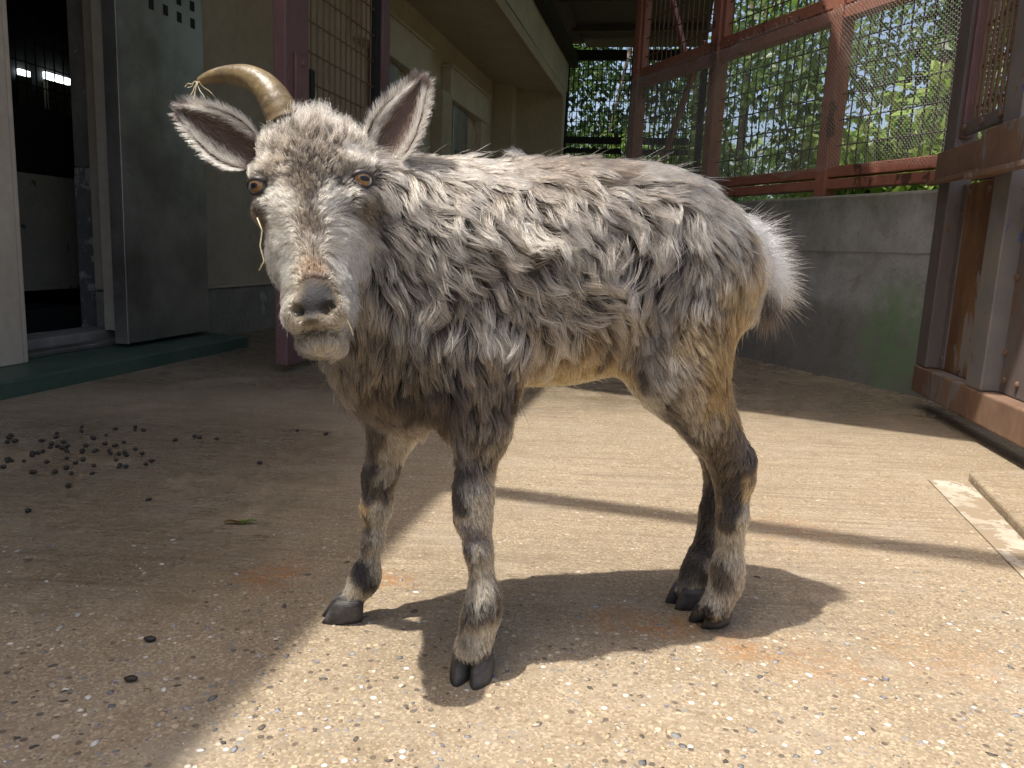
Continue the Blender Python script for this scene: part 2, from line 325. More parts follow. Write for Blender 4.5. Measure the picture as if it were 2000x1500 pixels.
# the dark room behind the open door
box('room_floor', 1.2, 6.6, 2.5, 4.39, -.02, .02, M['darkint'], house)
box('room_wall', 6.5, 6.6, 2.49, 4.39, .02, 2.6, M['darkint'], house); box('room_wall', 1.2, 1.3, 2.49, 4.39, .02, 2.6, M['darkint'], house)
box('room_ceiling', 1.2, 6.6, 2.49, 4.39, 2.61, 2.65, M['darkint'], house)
xa, za = hp(140, 325, -2.62); xb, zb = hp(190, 600, -2.62)
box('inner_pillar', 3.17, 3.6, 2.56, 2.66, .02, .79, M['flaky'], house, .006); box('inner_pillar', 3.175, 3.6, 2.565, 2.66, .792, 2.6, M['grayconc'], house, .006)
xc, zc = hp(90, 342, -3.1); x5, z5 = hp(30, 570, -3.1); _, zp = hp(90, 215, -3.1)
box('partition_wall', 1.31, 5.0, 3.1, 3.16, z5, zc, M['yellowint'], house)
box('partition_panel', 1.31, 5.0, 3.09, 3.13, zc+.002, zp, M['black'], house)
for i in range(26): bar('partition_wire', (3.0+i*.06, 3.1, zp), (3.0+i*.06, 3.1, 2.6), .0035, M['black'], house)
for i in range(10): bar('partition_wire', (3.0, 3.1, zp+.1*i), (4.6, 3.1, zp+.1*i), .0035, M['black'], house)
M['lit'] = N('daylit_window_pane'); M['lit'].b.inputs['Emission Color'].default_value = (.86, .95, 1, 1); M['lit'].b.inputs['Emission Strength'].default_value = 3.; M['lit'] = M['lit'].m
for a, bb in (((40, 134), (62, 150)), ((92, 140), (140, 166))):
    xA, zA = hp(*a, -4.36); xB, zB = hp(*bb, -4.36)
    box('lit_window', xA, xB, 4.37, 4.395, min(zA, zB), max(zA, zB), M['lit'], house, 0)
    box('window_wall', xA, xB, 4.36, 4.395, min(zA, zB)-.3, min(zA, zB)-.01, M['yellowint'], house, 0)

# trough in the room
tr = mesh('feed_trough', boxv(2.45, 3.3, 2.72, 3.0, .021, .16)+boxv(2.48, 3.27, 2.75, 2.97, .05, .16), [BF[0], BF[1], BF[2], BF[3], BF[4]]+[tuple(i+8 for i in q)[::-1] for q in BF[:5]]+[(1, 9, 11, 3), (5, 7, 15, 13), (1, 5, 13, 9), (3, 11, 15, 7)], M['black'])
tr.matrix_world = HOUSE; tag(tr, 'black open trough on the dark room floor behind the doorway', 'trough')

# ------------------------------------------------------------------ maroon mesh gate standing open beside the house
rg = empty('mesh_gate', HOUSE @ Matrix.Translation((2.80, 1.44, 0)))
tag(rg, 'faded maroon steel gate with rectangular wire mesh standing open beside the cream house', 'gate')
box('stile', 0, .19, 0, .05, .03, 2.2, M['purple'], rg); box('stile', .985, 1.08, 0, .05, .03, 2.2, M['purple'], rg)
box('stile', .93, .9835, .012, .05, .03, 2.2, M['black'], rg)
box('bottom_rail', .191, .984, .002, .048, .03, .11, M['purple'], rg); box('bottom_rail', .191, .984, .004, .046, .20, .26, M['purple'], rg); box('top_rail', .191, .984, .002, .048, 2.1, 2.2, M['purple'], rg)
box('lower_panel', .191, .984, .02, .03, .261, .75, M['purple'], rg); box('middle_rail', .191, .984, .002, .048, .751, .81, M['purple'], rg)
box('lock_plate', .06, .17, -.012, -.0005, 1.0, 1.2, M['purple'], rg); box('latch_slot', .20, .235, -.004, .04, .86, 1.17, M['black'], rg, 0)
bolt((.11, -.0125, 1.17), (0, -1, 0), .012, M['purple'], rg)
for i in range(13): bar('bar', (.215+i*.057, .03, .811), (.215+i*.057, .03, 2.099), .004, M['wirebrown'], rg)
for i in range(11): bar('bar', (.192, .026, .9+i*.115), (.983, .026, .9+i*.115), .004, M['wirebrown'], rg)

# ------------------------------------------------------------------ concrete wall and rusty fence on the right
A2 = Vector((1.232, 4.118, 0)); FD = Vector((-.369, .929, 0)).normalized(); FL = Vector((-FD.y, FD.x, 0))
FENCE = Matrix([[FD.x, FL.x, 0, A2.x], [FD.y, FL.y, 0, A2.y], [0, 0, 1, 0], [0, 0, 0, 1]])
cw = box('concrete_wall', -3.2, 1.75, -.2, 0, -.02, .815, M['cwall'], None, .012); cw.matrix_world = FENCE
tag(cw, 'low weathered grey concrete wall with green algae stain beside the rusty gate', 'wall')
box('form_joint', -3.2, 1.75, -.002, .0025, .565, .569, M['grayconc'], cw, 0)
fe = empty('mesh_fence', FENCE @ Matrix.Translation((0, -.09, 0)))
tag(fe, 'rust red steel cage fence with grey netting on top of the concrete wall', 'fence')
posts = (1.49, .60, -.34, -1.27, -2.2)
for t in posts: box('post', t-.033, t+.033, -.035, .045, .816, 3.05, M['red'], fe)
for i in range(4):
    a, bq = posts[i+1]+.034, posts[i]-.034
    box('bottom_rail', a, bq, -.03, .035, .85, .895, M['red'], fe); box('bottom_rail', a, bq, -.03, .03, .905, .955, M['red'], fe)
    box('middle_rail', a, bq, -.03, .035, 1.60, 1.655, M['red'], fe); box('middle_rail', a, bq, -.03, .03, 1.662, 1.72, M['red'], fe)
    box('panel_stile', a, a+.03, -.02, .03, 1.721, 3.04, M['red'], fe); box('panel_stile', bq-.03, bq, -.02, .03, 1.721, 3.04, M['red'], fe)
    nb = 14
    for k in range(nb):
        x = a+.03+(bq-a-.06)*(k+.5)/nb
        bar('bar', (x, 0, 1.721), (x, 0, 3.04), .0042, M['wirebrown'], fe)
        bar('bar', (x, -.012, .956), (x, -.012, 1.599), .0036, M['wiredark'], fe)
    for k in range(11):
        bar('bar', (a+.03, .006, 1.79+k*.115), (bq-.03, .006, 1.79+k*.115), .0042, M['wirebrown'], fe)
        if k < 5: bar('bar', (a, -.006, 1.05+k*.115), (bq, -.006, 1.05+k*.115), .0036, M['wiredark'], fe)
    for x in (a+.07, bq-.07, a+.3): bolt((x, .032, 1.69), (0, 1, 0), .008, M['red'], fe)
box('brace', 0, .03, -.05, -.02, 0, .95, M['red'], fe).matrix_local = Matrix.Translation((1.32, -.03, .95)) @ Matrix.Rotation(math.radians(-30), 4, 'Y')
box('brace', 0, .035, -.05, -.02, 0, .8, M['red'], fe).matrix_local = Matrix.Translation((1.0, -.05, 1.6)) @ Matrix.Rotation(math.radians(28), 4, 'Y')
# netting hung over the lower half: wavy hexagonal wire, one mesh
b = MB()
cell = .0095; t_a, t_b = -2.1, 1.52
nz_ = int((1.66-.93)/cell); nt_ = int((t_b-t_a)/cell)
def netp(i, j, off=0):
    t = t_a+i*cell+off; z = 1.655-j*cell
    sag = .012*math.sin(t*9)+.008*math.sin(t*23+1); zz = z+sag*(.3+.7*(j/nz_))-(.02*math.sin(t*4)**2 if j == 0 else 0)
    return Vector((t, .062+.014*math.sin(t*6.3+z*4)+.006*math.sin(t*19+z*13), zz))
rr = .00072
def wire(p, q):
    d = (q-p).normalized(); a = d.cross(Vector((0, 1, 0))).normalized()*rr; c = Vector((0, 1, 0))*rr
    b.add([p+a, p-a*.5+c*.87, p-a*.5-c*.87, q+a, q-a*.5+c*.87, q-a*.5-c*.87], [(0, 1, 4, 3), (1, 2, 5, 4), (2, 0, 3, 5)])
for i in range(nt_):
    for j in range(nz_):
        s = cell*.13*(1 if j % 2 else -1)*(1 if i % 2 else -1)
        wire(netp(i, j, s), netp(i, j+1, -s))
        if (i+j) % 2 == 0: wire(netp(i, j, s if False else abs(s)), netp(i+1, j, -abs(s)))
nn = b.build('netting', M['galv'], fe); tag(nn, kind='stuff')
b = MB()
for i in range(int((t_b-t_a)/.03)):                      # frayed upper hem
    p = netp(i*.03/cell, 0)
    for k in range(2):
        q = p+Vector((random.uniform(-.02, .02), random.uniform(0, .02), random.uniform(.0, .03))); wire(p+Vector((0, 0, -.01)), q)
o = b.build('netting_hem', M['galv'], fe); tag(o, kind='stuff')

# ------------------------------------------------------------------ rusty plate gate on the right
G1 = Vector((1.488, 2.88, 0)); GD = Vector((-.165, -.986, 0)).normalized(); GL = Vector((-GD.y, GD.x, 0))
GATE = Matrix([[GD.x, GL.x, 0, G1.x], [GD.y, GL.y, 0, G1.y], [0, 0, 1, 0], [0, 0, 0, 1]])
rgt = empty('plate_gate', GATE); tag(rgt, 'heavy rusty steel plate gate with bolted frame and wire window beside the concrete wall', 'gate')
box('stile', -.03, .075, 0, .07, .16, 2.2, M['rustgrey'], rgt); box('stile_flange', .0755, .115, .045, .07, .16, .80, M['rustgrey'], rgt)
box('bottom_rail', -.03, 1.9, -.004, .09, .06, .158, M['rust'], rgt, .006)
box('plate', .076, .445, .05, .06, .159, .80, M['rustpanel'], rgt); box('plate', .565, 1.1, .05, .06, .159, .80, M['rustgrey'], rgt); box('plate', 1.2, 1.85, .05, .06, .159, .80, M['rustpanel'], rgt)
box('upright', .446, .564, 0, .07, .159, 2.2, M['bluebar'], rgt); box('upright', 1.101, 1.199, 0, .07, .159, 2.2, M['rustgrey'], rgt); box('stile', 1.8505, 1.9, 0, .07, .159, 2.2, M['rustgrey'], rgt)
box('crossbar', -.025, .42, -.02, -.001, .81, .915, M['rust'], rgt); box('crossbar_plate', .40, .95, -.035, -.021, .795, .93, M['rust'], rgt)
box('crossbar_lip', -.02, .42, -.045, -.0205, .80, .815, M['rust'], rgt, .002); box('crossbar_lip', .40, .95, -.07, -.0355, .785, .80, M['rust'], rgt, .002)
box('window_rail', .10, .445, .01, .03, .955, 1.0, M['rustgrey'], rgt); box('window_stile', .076, .10, .01, .05, .95, 2.2, M['purple'], rgt)
box('top_rail', -.03, 1.9, .0, .07, 2.201, 2.28, M['rust'], rgt)
for i in range(9): bar('bar', (.115+i*.04, .035, .98), (.115+i*.04, .035, 2.2), .0055, M['wirebrown'], rgt)
for i in range(9): bar('bar', (.10, .045, 1.05+i*.13), (.445, .045, 1.05+i*.13), .0045, M['wirebrown'], rgt)
for i in range(13): bar('bar', (.58+i*.04, .035, .98), (.58+i*.04, .035, 2.2), .0055, M['wirebrown'], rgt)
for (x, z) in ((.09, .2), (.1, .45), (.1, .7), (.25, .18), (.38, .19), (.14, .77), (.3, .77), (.58, .28), (.58, .5), (.6, .2), (.68, .2), (.58, .7), (.75, .21)): bolt((x, .0495 if x > .075 else 0, z), (0, -1, 0), .010, M['rust'], rgt)
for x in (.13, .27, .41): bolt((x, .0095, .978), (0, -1, 0), .013, M['rust'], rgt)
bolt((.62, .03, 1.09), (0, -1, 0), .02, M['black'], rgt)

# ------------------------------------------------------------------ canopy over the back half, cross beam, far cage
ZR = 3.1
def pw(x, y): return Vector((x, y, 0))
can = empty('canopy_roof', Matrix.Translation((0, 0, 0))); tag(can, 'dark sheet roof on steel beams spanning from the cream house to the rusty fence', 'roof')
fa = pw(-.21, 2.115); fd = (pw(.41, 1.78)-fa).normalized()
ea = pw(.42, 4.1); ed = FD
def isect(p, d, q, e):
    den = d.x*e.y-d.y*e.x; t = ((q.x-p.x)*e.y-(q.y-p.y)*e.x)/den; return p+d*t
hl0 = hw(0, 1.309, 0)
P1 = isect(fa, fd, hl0, D); P2 = isect(fa, fd, ea, ed); P3 = isect(ea, ed, hw(0, -.2, 0), D)
P4 = hw(10.7, -.2, 0); P5 = hw(10.7, 1.309, 0)
pl = [P1, P2, P3, P4, P5]
mesh('roof_sheet', [(q.x, q.y, ZR) for q in pl]+[(q.x, q.y, ZR+.02) for q in pl], [(4, 3, 2, 1, 0), (5, 6, 7, 8, 9)]+[(i, (i+1) % 5, 5+(i+1) % 5, 5+i) for i in range(5)], M['roof'], can)
def beam(name, p, q, wd, z0, z1, m, par):
    d = (q-p).normalized(); s = Vector((-d.y, d.x, 0))*wd/2
    c = [p+s, q+s, q-s, p-s]; return mesh(name, [(k.x, k.y, z0) for k in c]+[(k.x, k.y, z1) for k in c], [(3, 2, 1, 0), (4, 5, 6, 7)]+[(i, (i+1) % 4, 4+(i+1) % 4, 4+i) for i in range(4)], m, par)
bd = Vector((.96, -.28, 0)).normalized(); b0 = isect(pw(-1.0, 1.08), bd, hl0, D)
beam('beam', b0, b0+bd*3.2, .06, 3.03, 3.1, M['black'], can)
e = b0+bd*3.15; box('post', e.x-.04, e.x+.04, e.y-.04, e.y+.04, 0, 3.029, M['red'], can)
for k, t in enumerate((1.49, .60, -.34)):
    q = FENCE @ Vector((t, -.09, 0)); q.z = 0; u = q.dot(D); beam('beam', hw(u, 1.36, 0), q, .08, 3.051, 3.098, M['black'], can)
for u in (6.4, 7.5, 8.6, 9.7): beam('beam', hw(u, 1.36, 0), hw(u, -.3, 0), .08, 3.03, 3.098, M['roof'], can)
beam('edge_beam', P2, P3, .06, 3.03, 3.099, M['black'], can)
fc = empty('far_cage_wall', HOUSE @ Matrix.Translation((10.3, 1.55, 0)))
tag(fc, 'black framed wire cage wall closing the far end of the passage beyond the house', 'cage wall')
fr = [(0, .09), (.86, .93), (-.3, -.22)]
for y0 in (0, -.86, -1.7): box('post', 0, .08, y0-.08, y0, 0, 3.02, M['black'], fc)
box('post', .005, .06, .02, .06, 0, 3.02, M['creamtrim'], fc)
for z0, z1 in ((2.86, 2.98), (1.86, 1.94), (1.74, 1.80), (.1, .2),):
    for ya, yb in ((-.78, -.081), (-1.62, -.941)): box('rail', .005, .075, ya, yb, z0, z1, M['black'], fc)
for i in range(26):
    bar('bar', (.04, -.09-i*.058, .2), (.04, -.09-i*.058, 3.02), .006, M['black'], fc)
for i in range(22): bar('bar', (.035, -.08, .25+i*.125), (.035, -1.62, .25+i*.125), .0045, M['black'], fc)

# ------------------------------------------------------------------ vegetation behind the fence
def leaves(n, centers, rads, size, pal, droop=.3):
    c = np.array(centers); r = np.array(rads); wgt = r.prod(1) ** .67; idx = rng.choice(len(c), n, p=wgt/wgt.sum())
    d = rng.standard_normal((n, 3)); d /= np.linalg.norm(d, axis=1)[:, None]
    p = c[idx]+d*r[idx]*(rng.random((n, 1))**.45)
    ax = d*.5+rng.standard_normal((n, 3))*.6; ax[:, 2] -= droop; ax /= np.linalg.norm(ax, axis=1)[:, None]
    nn_ = rng.standard_normal((n, 3))*.7+np.array([-.2, -.3, .9]); sd = np.cross(nn_, ax); sd /= np.linalg.norm(sd, axis=1)[:, None]; nn_ = np.cross(ax, sd)
    L = size*rng.uniform(.6, 1.3, (n, 1)); Wd = L*rng.uniform(.22, .32, (n, 1))
    v = np.stack([p, p+ax*L*.45+sd*Wd+nn_*L*.07, p+ax*L, p+ax*L*.45-sd*Wd+nn_*L*.07, p+ax*L*.5], 1).reshape(-1, 3)
    f = (np.arange(n)[:, None, None]*5+np.array([(0, 1, 4), (1, 2, 4), (2, 3, 4), (3, 0, 4)])[None]).reshape(-1, 3)
    col = np.array(pal)[rng.integers(len(pal), size=n)]*rng.uniform(.7, 1.25, (n, 1)); return v, f, np.repeat(col, 5, 0)
LP = [(.24, .37, .06), (.31, .45, .09), (.15, .27, .05), (.40, .50, .16)]
DP = [(.07, .13, .035), (.10, .18, .04), (.055, .10, .03), (.15, .23, .06)]
def plant(name, base, h, spread, n, size, pal, label, cat, group, trunk_r=.03, clumps=16, lo=.25, stems=3):
    e = empty(name, Matrix.Translation(base)); tag(e, label, cat, group)
    cs = []; rs = []
    for k in range(clumps):
        a = rng.uniform(0, 6.283); q = rng.random()**.5; z = h*(lo+(1-lo)*rng.random())
        cs.append((math.cos(a)*q*spread, math.sin(a)*q*spread, z)); s = spread*rng.uniform(.25, .5); rs.append((s, s, s*.75))
    v, f, c = leaves(n, cs, rs, size, pal); o = mesh('crown', v, f.tolist(), M['leaf'], e, True); setcol(o, c)
    m = MB()
    for k in range(stems):
        a = rng.uniform(0, 6.283); tp = Vector((math.cos(a)*spread*.45*(stems > 1), math.sin(a)*spread*.45*(stems > 1), h*.85)); mid = tp*.5+Vector((rng.uniform(-.1, .1), rng.uniform(-.1, .1), 0))*h*.2
        m.add(*tube_vf([(0, 0, -.05), tuple(mid), tuple(tp)], [trunk_r, trunk_r*.75, trunk_r*.3], 7))
        for j in range(4):
            c0 = cs[rng.integers(len(cs))]; m.add(*tube_vf([tuple(mid+(tp-mid)*(j/4)), c0], [trunk_r*.4, trunk_r*.12], 5))
    m.build('trunk', M['bark'], e, True)
    return e
def fp(t, back, z=0): q = FENCE @ Vector((t, -back, 0)); q.z = z; return q
GB = 'broadleaf shrubs behind the fence'
plant('shrub', fp(-1.2, 1.25), 2.6, .75, 7500, .125, LP, 'sunlit pale green broadleaf shrub behind the fence beside the rusty plate gate', 'shrub', GB, clumps=24, lo=.2)
plant('shrub', fp(-.45, 1.5), 2.9, .85, 5200, .12, LP, 'tall light green shrub behind the netting next to the pale shrub', 'shrub', GB, clumps=24, lo=.15)
plant('shrub', fp(-.85, 2.6), 3.2, 1.0, 8000, .12, LP, 'dense bright green shrub filling the space behind the pale shrub', 'shrub', GB, clumps=30, lo=.1)
plant('shrub', fp(-2.0, 1.6), 3.4, 1.0, 5200, .10, LP, 'big light green shrub seen through the plate gate window', 'shrub', GB, clumps=24, lo=.15)
plant('shrub', fp(.2, .95), 1.2, .48, 2400, .08, LP, 'low green shrub peeping under the fence rail over the concrete wall', 'shrub', GB, clumps=12, lo=.45)
plant('shrub', fp(-.7, .95), 1.2, .48, 2400, .08, LP, 'low leafy shrub at the wall top beside the fence post', 'shrub', GB, clumps=12, lo=.45)
plant('shrub', fp(.9, 3.2), 2.2, .9, 4200, .09, DP, 'dark green shrub further behind the netting', 'shrub', GB, clumps=18, lo=.1)
GT = 'trees beyond the cage'
for (t, bk, h, s, n, lab) in ((.3, 5.5, 5.5, 1.6, 6500, 'dark slender tree behind the middle fence panel'), (2.2, 3.6, 5, 1.5, 6500, 'dark tree with brown trunk behind the fence end post'),
        (-1.6, 6.0, 6.5, 2.0, 7000, 'tall sunlit tree rising behind the pale shrub'), (4.8, 6.5, 7, 2.2, 7000, 'broad dark tree far behind the fence end')):
    plant('tree', fp(t, bk), h, s, n, .13, DP if t > 0 else LP, lab, 'tree', GT, .09, 26, .28, 1)
for (x, y, h, s, lab) in ((12.5, .7, 6, 1.7, 'dark hanging tree right behind the far cage wall'), (13.5, 2.6, 6.5, 1.7, 'dark tree at the corner of the cream house beyond the cage'), (14.6, -.2, 8.5, 2.4, 'tall dense tree crown above the far cage wall'), (16, -1.0, 8, 2.4, 'large tree further beyond the far cage wall'), (12.0, .2, 2.0, .9, 'sunlit low bush at the foot of the far cage wall')):
    plant('tree' if h > 3 else 'bush', hw(x, y, 0), h, s, 7500 if h > 3 else 4000, .13, DP if h > 3 else LP, lab, 'tree' if h > 3 else 'bush', GT, .1, 28, .12, 1)
hd = empty('hedge', Matrix.Translation((0, 0, 0))); tag(hd, 'dark green wooded backdrop far behind the cage', 'hedge', kind='stuff')
cs = [(22*math.cos(a)+rng.uniform(-1, 1), 22*math.sin(a)+2, rng.uniform(.5, 4.2)) for a in np.linspace(.35, 2.1, 46)]
v, f, c = leaves(14000, cs, [(1.5, 1.5, 1.3)]*len(cs), .42, DP); o = mesh('foliage', v, f.tolist(), M['leaf'], hd); setcol(o, c); tag(o, kind='stuff')
# ------------------------------------------------------------------ the goat
goat = empty('goat', Matrix.Translation((.05, 1.0, 0)))
tag(goat, 'shaggy grey brown goat with one curved horn standing on the concrete floor', 'goat')
GOFF = np.array([.05, 1.0, 0])
def gmesh(name, v, f, m, parent=None, smooth=True):         # world coordinates in, goat-local mesh out
    o = mesh(name, np.asarray(v)-GOFF, f, m, parent or goat, smooth); return o
# head frame: x right, y out of the face, z up the face
def head_rot(y, p, r):
    cy, sy, cp, sp, cr, sr = math.cos(y), math.sin(y), math.cos(p), math.sin(p), math.cos(r), math.sin(r)
    Bm = np.column_stack([[1, 0, 0], [0, -cp, sp], [0, sp, cp]])
    return np.array([[cy, -sy, 0], [sy, cy, 0], [0, 0, 1]]) @ np.array([[cr, 0, sr], [0, 1, 0], [-sr, 0, cr]]) @ Bm
HR = head_rot(.11, .43, -.115); HO = at(600, 338, .82)
def hd_(x, y, z): return HO+HR@np.array([x, y, z])
prims = []                                                  # (type, data, blend)
I3 = np.eye(3)
def ell(c, r, R=I3, k=.03): prims.append(('e', np.asarray(c, float), np.asarray(r, float), np.asarray(R, float), k))
def cone(a, b, ra, rb, k=.015): prims.append(('c', np.asarray(a, float), np.asarray(b, float), ra, rb, k))
def sub(c, r, R=I3, k=.006): prims.append(('s', np.asarray(c, float), np.asarray(r, float), np.asarray(R, float), k))
yb = math.radians(12); BR = np.column_stack([[math.cos(yb), math.sin(yb), 0], [-math.sin(yb), math.cos(yb), 0], [0, 0, 1]])
def tilt(a): c, s = math.cos(a), math.sin(a); return BR@np.array([[c, 0, s], [0, 1, 0], [-s, 0, c]])
# trunk
ell(at(845, 560, .985), (.105, .092, .142), BR); ell(at(1000, 535, 1.01), (.16, .108, .130), BR, .05); ell(at(1175, 490, 1.045), (.15, .095, .108), BR, .05)
ell(at(1110, 610, 1.03), (.13, .08, .085), BR, .05); ell(at(1300, 472, 1.08), (.085, .082, .078), BR, .05)
ell(at(905, 620, .945), (.07, .05, .125), tilt(.15), .04); ell(at(890, 610, 1.035), (.07, .05, .12), tilt(.15), .04)
ell(at(1392, 555, 1.09), (.045, .068, .070), BR, .05)
# neck and brisket
cone(at(820, 500, .965), at(715, 410, .915), .095, .062, .04); cone(at(770, 640, .955), at(690, 500, .905), .078, .058, .04); ell(at(775, 725, .975), (.062, .06, .06), BR, .04)
# near hind leg
cone(at(1365, 535, 1.05), at(1322, 720, 1.02), .066, .056, .04); cone(at(1322, 720, 1.02), at(1425, 892, 1.045), .052, .025, .03)
cone(at(1432, 902, 1.05), at(1436, 935, 1.05), .027, .023); cone(at(1432, 910, 1.05), at(1430, 1010, 1.045), .024, .017); cone(at(1430, 1010, 1.045), at(1422, 1110, 1.045), .017, .0155)
cone(at(1422, 1112, 1.045), at(1418, 1140, 1.045), .019, .018); cone(at(1418, 1140, 1.045), at(1395, 1190, 1.04), .0175, .0195)
# far hind leg
cone(at(1355, 530, 1.125), at(1300, 710, 1.14), .064, .05, .04); cone(at(1300, 710, 1.14), at(1405, 885, 1.135), .048, .024, .03)
cone(at(1410, 890, 1.135), at(1412, 915, 1.135), .024, .021); cone(at(1410, 895, 1.135), at(1392, 1000, 1.125), .02, .015); cone(at(1392, 1000, 1.125), at(1368, 1095, 1.12), .015, .0145)
cone(at(1368, 1095, 1.12), at(1358, 1120, 1.118), .018, .0175); cone(at(1358, 1120, 1.118), at(1344, 1155, 1.112), .017, .018)
# near foreleg
cone(at(925, 700, .935), at(938, 835, .925), .055, .030, .03); cone(at(938, 835, .925), at(926, 940, .915), .030, .0175); cone(at(926, 940, .915), at(924, 975, .912), .0165, .0185); cone(at(924, 975, .912), at(924, 1015, .91), .0195, .0185)
cone(at(924, 1015, .91), at(935, 1075, .905), .0178, .0128); cone(at(935, 1075, .905), at(945, 1160, .9), .0128, .0138); cone(at(945, 1170, .9), at(940, 1200, .895), .0185, .0185); cone(at(940, 1200, .895), at(924, 1268, .89), .018, .0215)
# far foreleg
cone(at(800, 740, 1.02), at(768, 840, 1.035), .05, .028, .03); cone(at(768, 840, 1.035), at(742, 930, 1.035), .029, .019); cone(at(742, 930, 1.035), at(735, 990, 1.035), .019, .0185)
cone(at(735, 990, 1.035), at(728, 1060, 1.03), .0165, .0115); cone(at(728, 1060, 1.03), at(716, 1120, 1.03), .0115, .0135); cone(at(716, 1120, 1.03), at(710, 1138, 1.027), .0155, .0155); cone(at(710, 1138, 1.027), at(687, 1170, 1.02), .0145, .0135)
# tail
cone(at(1440, 470, 1.10), at(1488, 548, 1.115), .026, .013, .02)
# head
ell(hd_(0, -.06, .032), (.060, .058, .060), HR, .02); ell(hd_(0, -.055, -.02), (.052, .055, .06), HR, .02)
cone(hd_(0, -.034, .01), hd_(0, -.018, -.115), .039, .024, .015); ell(hd_(0, -.032, -.128), (.033, .038, .040), HR, .015)
for s in (-1, 1):
    ell(hd_(.046*s, -.029, .017), (.017, .016, .012), HR, .012); ell(hd_(.046*s, -.034, -.022), (.016, .02, .016), HR, .01)
    ell(hd_(.030*s, -.05, -.068), (.018, .033, .034), HR, .015); ell(hd_(.018*s, -.010, -.148), (.014, .016, .016), HR, .008)
cone(hd_(0, -.092, -.035), hd_(0, -.042, -.158), .034, .016, .012); ell(hd_(0, -.030, -.172), (.021, .02, .012), HR, .008)
ell(hd_(0, .0015, -.140), (.0175, .012, .017), HR, .006)
for s in (-1, 1): ell(hd_(.0155*s, .001, -.1455), (.0095, .010, .0105), HR, .004)
ell(hd_(0, -.004, -.160), (.021, .016, .008), HR, .005)
for s in (-1, 1):
    sub(hd_(.0150*s, .009, -.149), (.0072, .013, .0046), HR@np.array([[math.cos(.6*s), 0, -math.sin(.6*s)], [0, 1, 0], [math.sin(.6*s), 0, math.cos(.6*s)]]), .004)
    sub(hd_(.060*s, -.016, 0), (.014, .018, .0125), HR, .004)
    sub(hd_(.050*s, -.006, -.045), (.011, .008, .022), HR, .012)
sub(hd_(0, .010, -.1655), (.034, .045, .0026), HR, .003)
hh = .0036
allp = np.array([q for pr in prims for q in ((pr[1],) if pr[0] != 'c' else (pr[1], pr[2]))])
lo = allp.min(0)-.20; hi = allp.max(0)+.20; lo[2] = max(lo[2], -.03)
dim = np.ceil((hi-lo)/hh).astype(int)
d = np.full(dim, .12, np.float32)
gx = [lo[i]+hh*np.arange(dim[i], dtype=np.float32) for i in range(3)]
for pr in prims:
    if pr[0] == 'c': ext = np.array([np.minimum(pr[1]-pr[3], pr[2]-pr[4]), np.maximum(pr[1]+pr[3], pr[2]+pr[4])])
    else: ext = np.array([pr[1]-pr[2].max(), pr[1]+pr[2].max()])
    mg = .085 if pr[0] != 's' else .02
    a = np.clip(((ext[0]-mg-lo)/hh).astype(int), 0, dim); bq = np.clip(((ext[1]+mg-lo)/hh).astype(int)+1, 0, dim)
    sl_ = tuple(slice(a[i], bq[i]) for i in range(3))
    Xg, Yg, Zg = (gx[0][sl_[0]][:, None, None], gx[1][sl_[1]][None, :, None], gx[2][sl_[2]][None, None, :])
    if pr[0] == 'c':
        A, B, ra, rb, k = pr[1:]; ba = B-A; L2 = ba@ba
        h = np.clip(((Xg-A[0])*ba[0]+(Yg-A[1])*ba[1]+(Zg-A[2])*ba[2])/L2, 0, 1)
        e = np.sqrt((Xg-A[0]-h*ba[0])**2+(Yg-A[1]-h*ba[1])**2+(Zg-A[2]-h*ba[2])**2)-(ra+(rb-ra)*h)
    else:
        c, r, R, k = pr[1:]; P = [(Xg-c[0])*R[0, i]+(Yg-c[1])*R[1, i]+(Zg-c[2])*R[2, i] for i in range(3)]
        k0 = np.sqrt(sum((P[i]/r[i])**2 for i in range(3)))+1e-6; k1 = np.sqrt(sum((P[i]/r[i]**2)**2 for i in range(3)))+1e-6; e = k0*(k0-1)/k1
    o_ = d[sl_]
    if pr[0] == 's': e = -e; q = np.clip(k-np.abs(e-o_), 0, None)/k; d[sl_] = np.maximum(e, o_)+q*q*k*.25
    else: q = np.clip(k-np.abs(e-o_), 0, None)/k; d[sl_] = np.minimum(e, o_)-q*q*k*.25
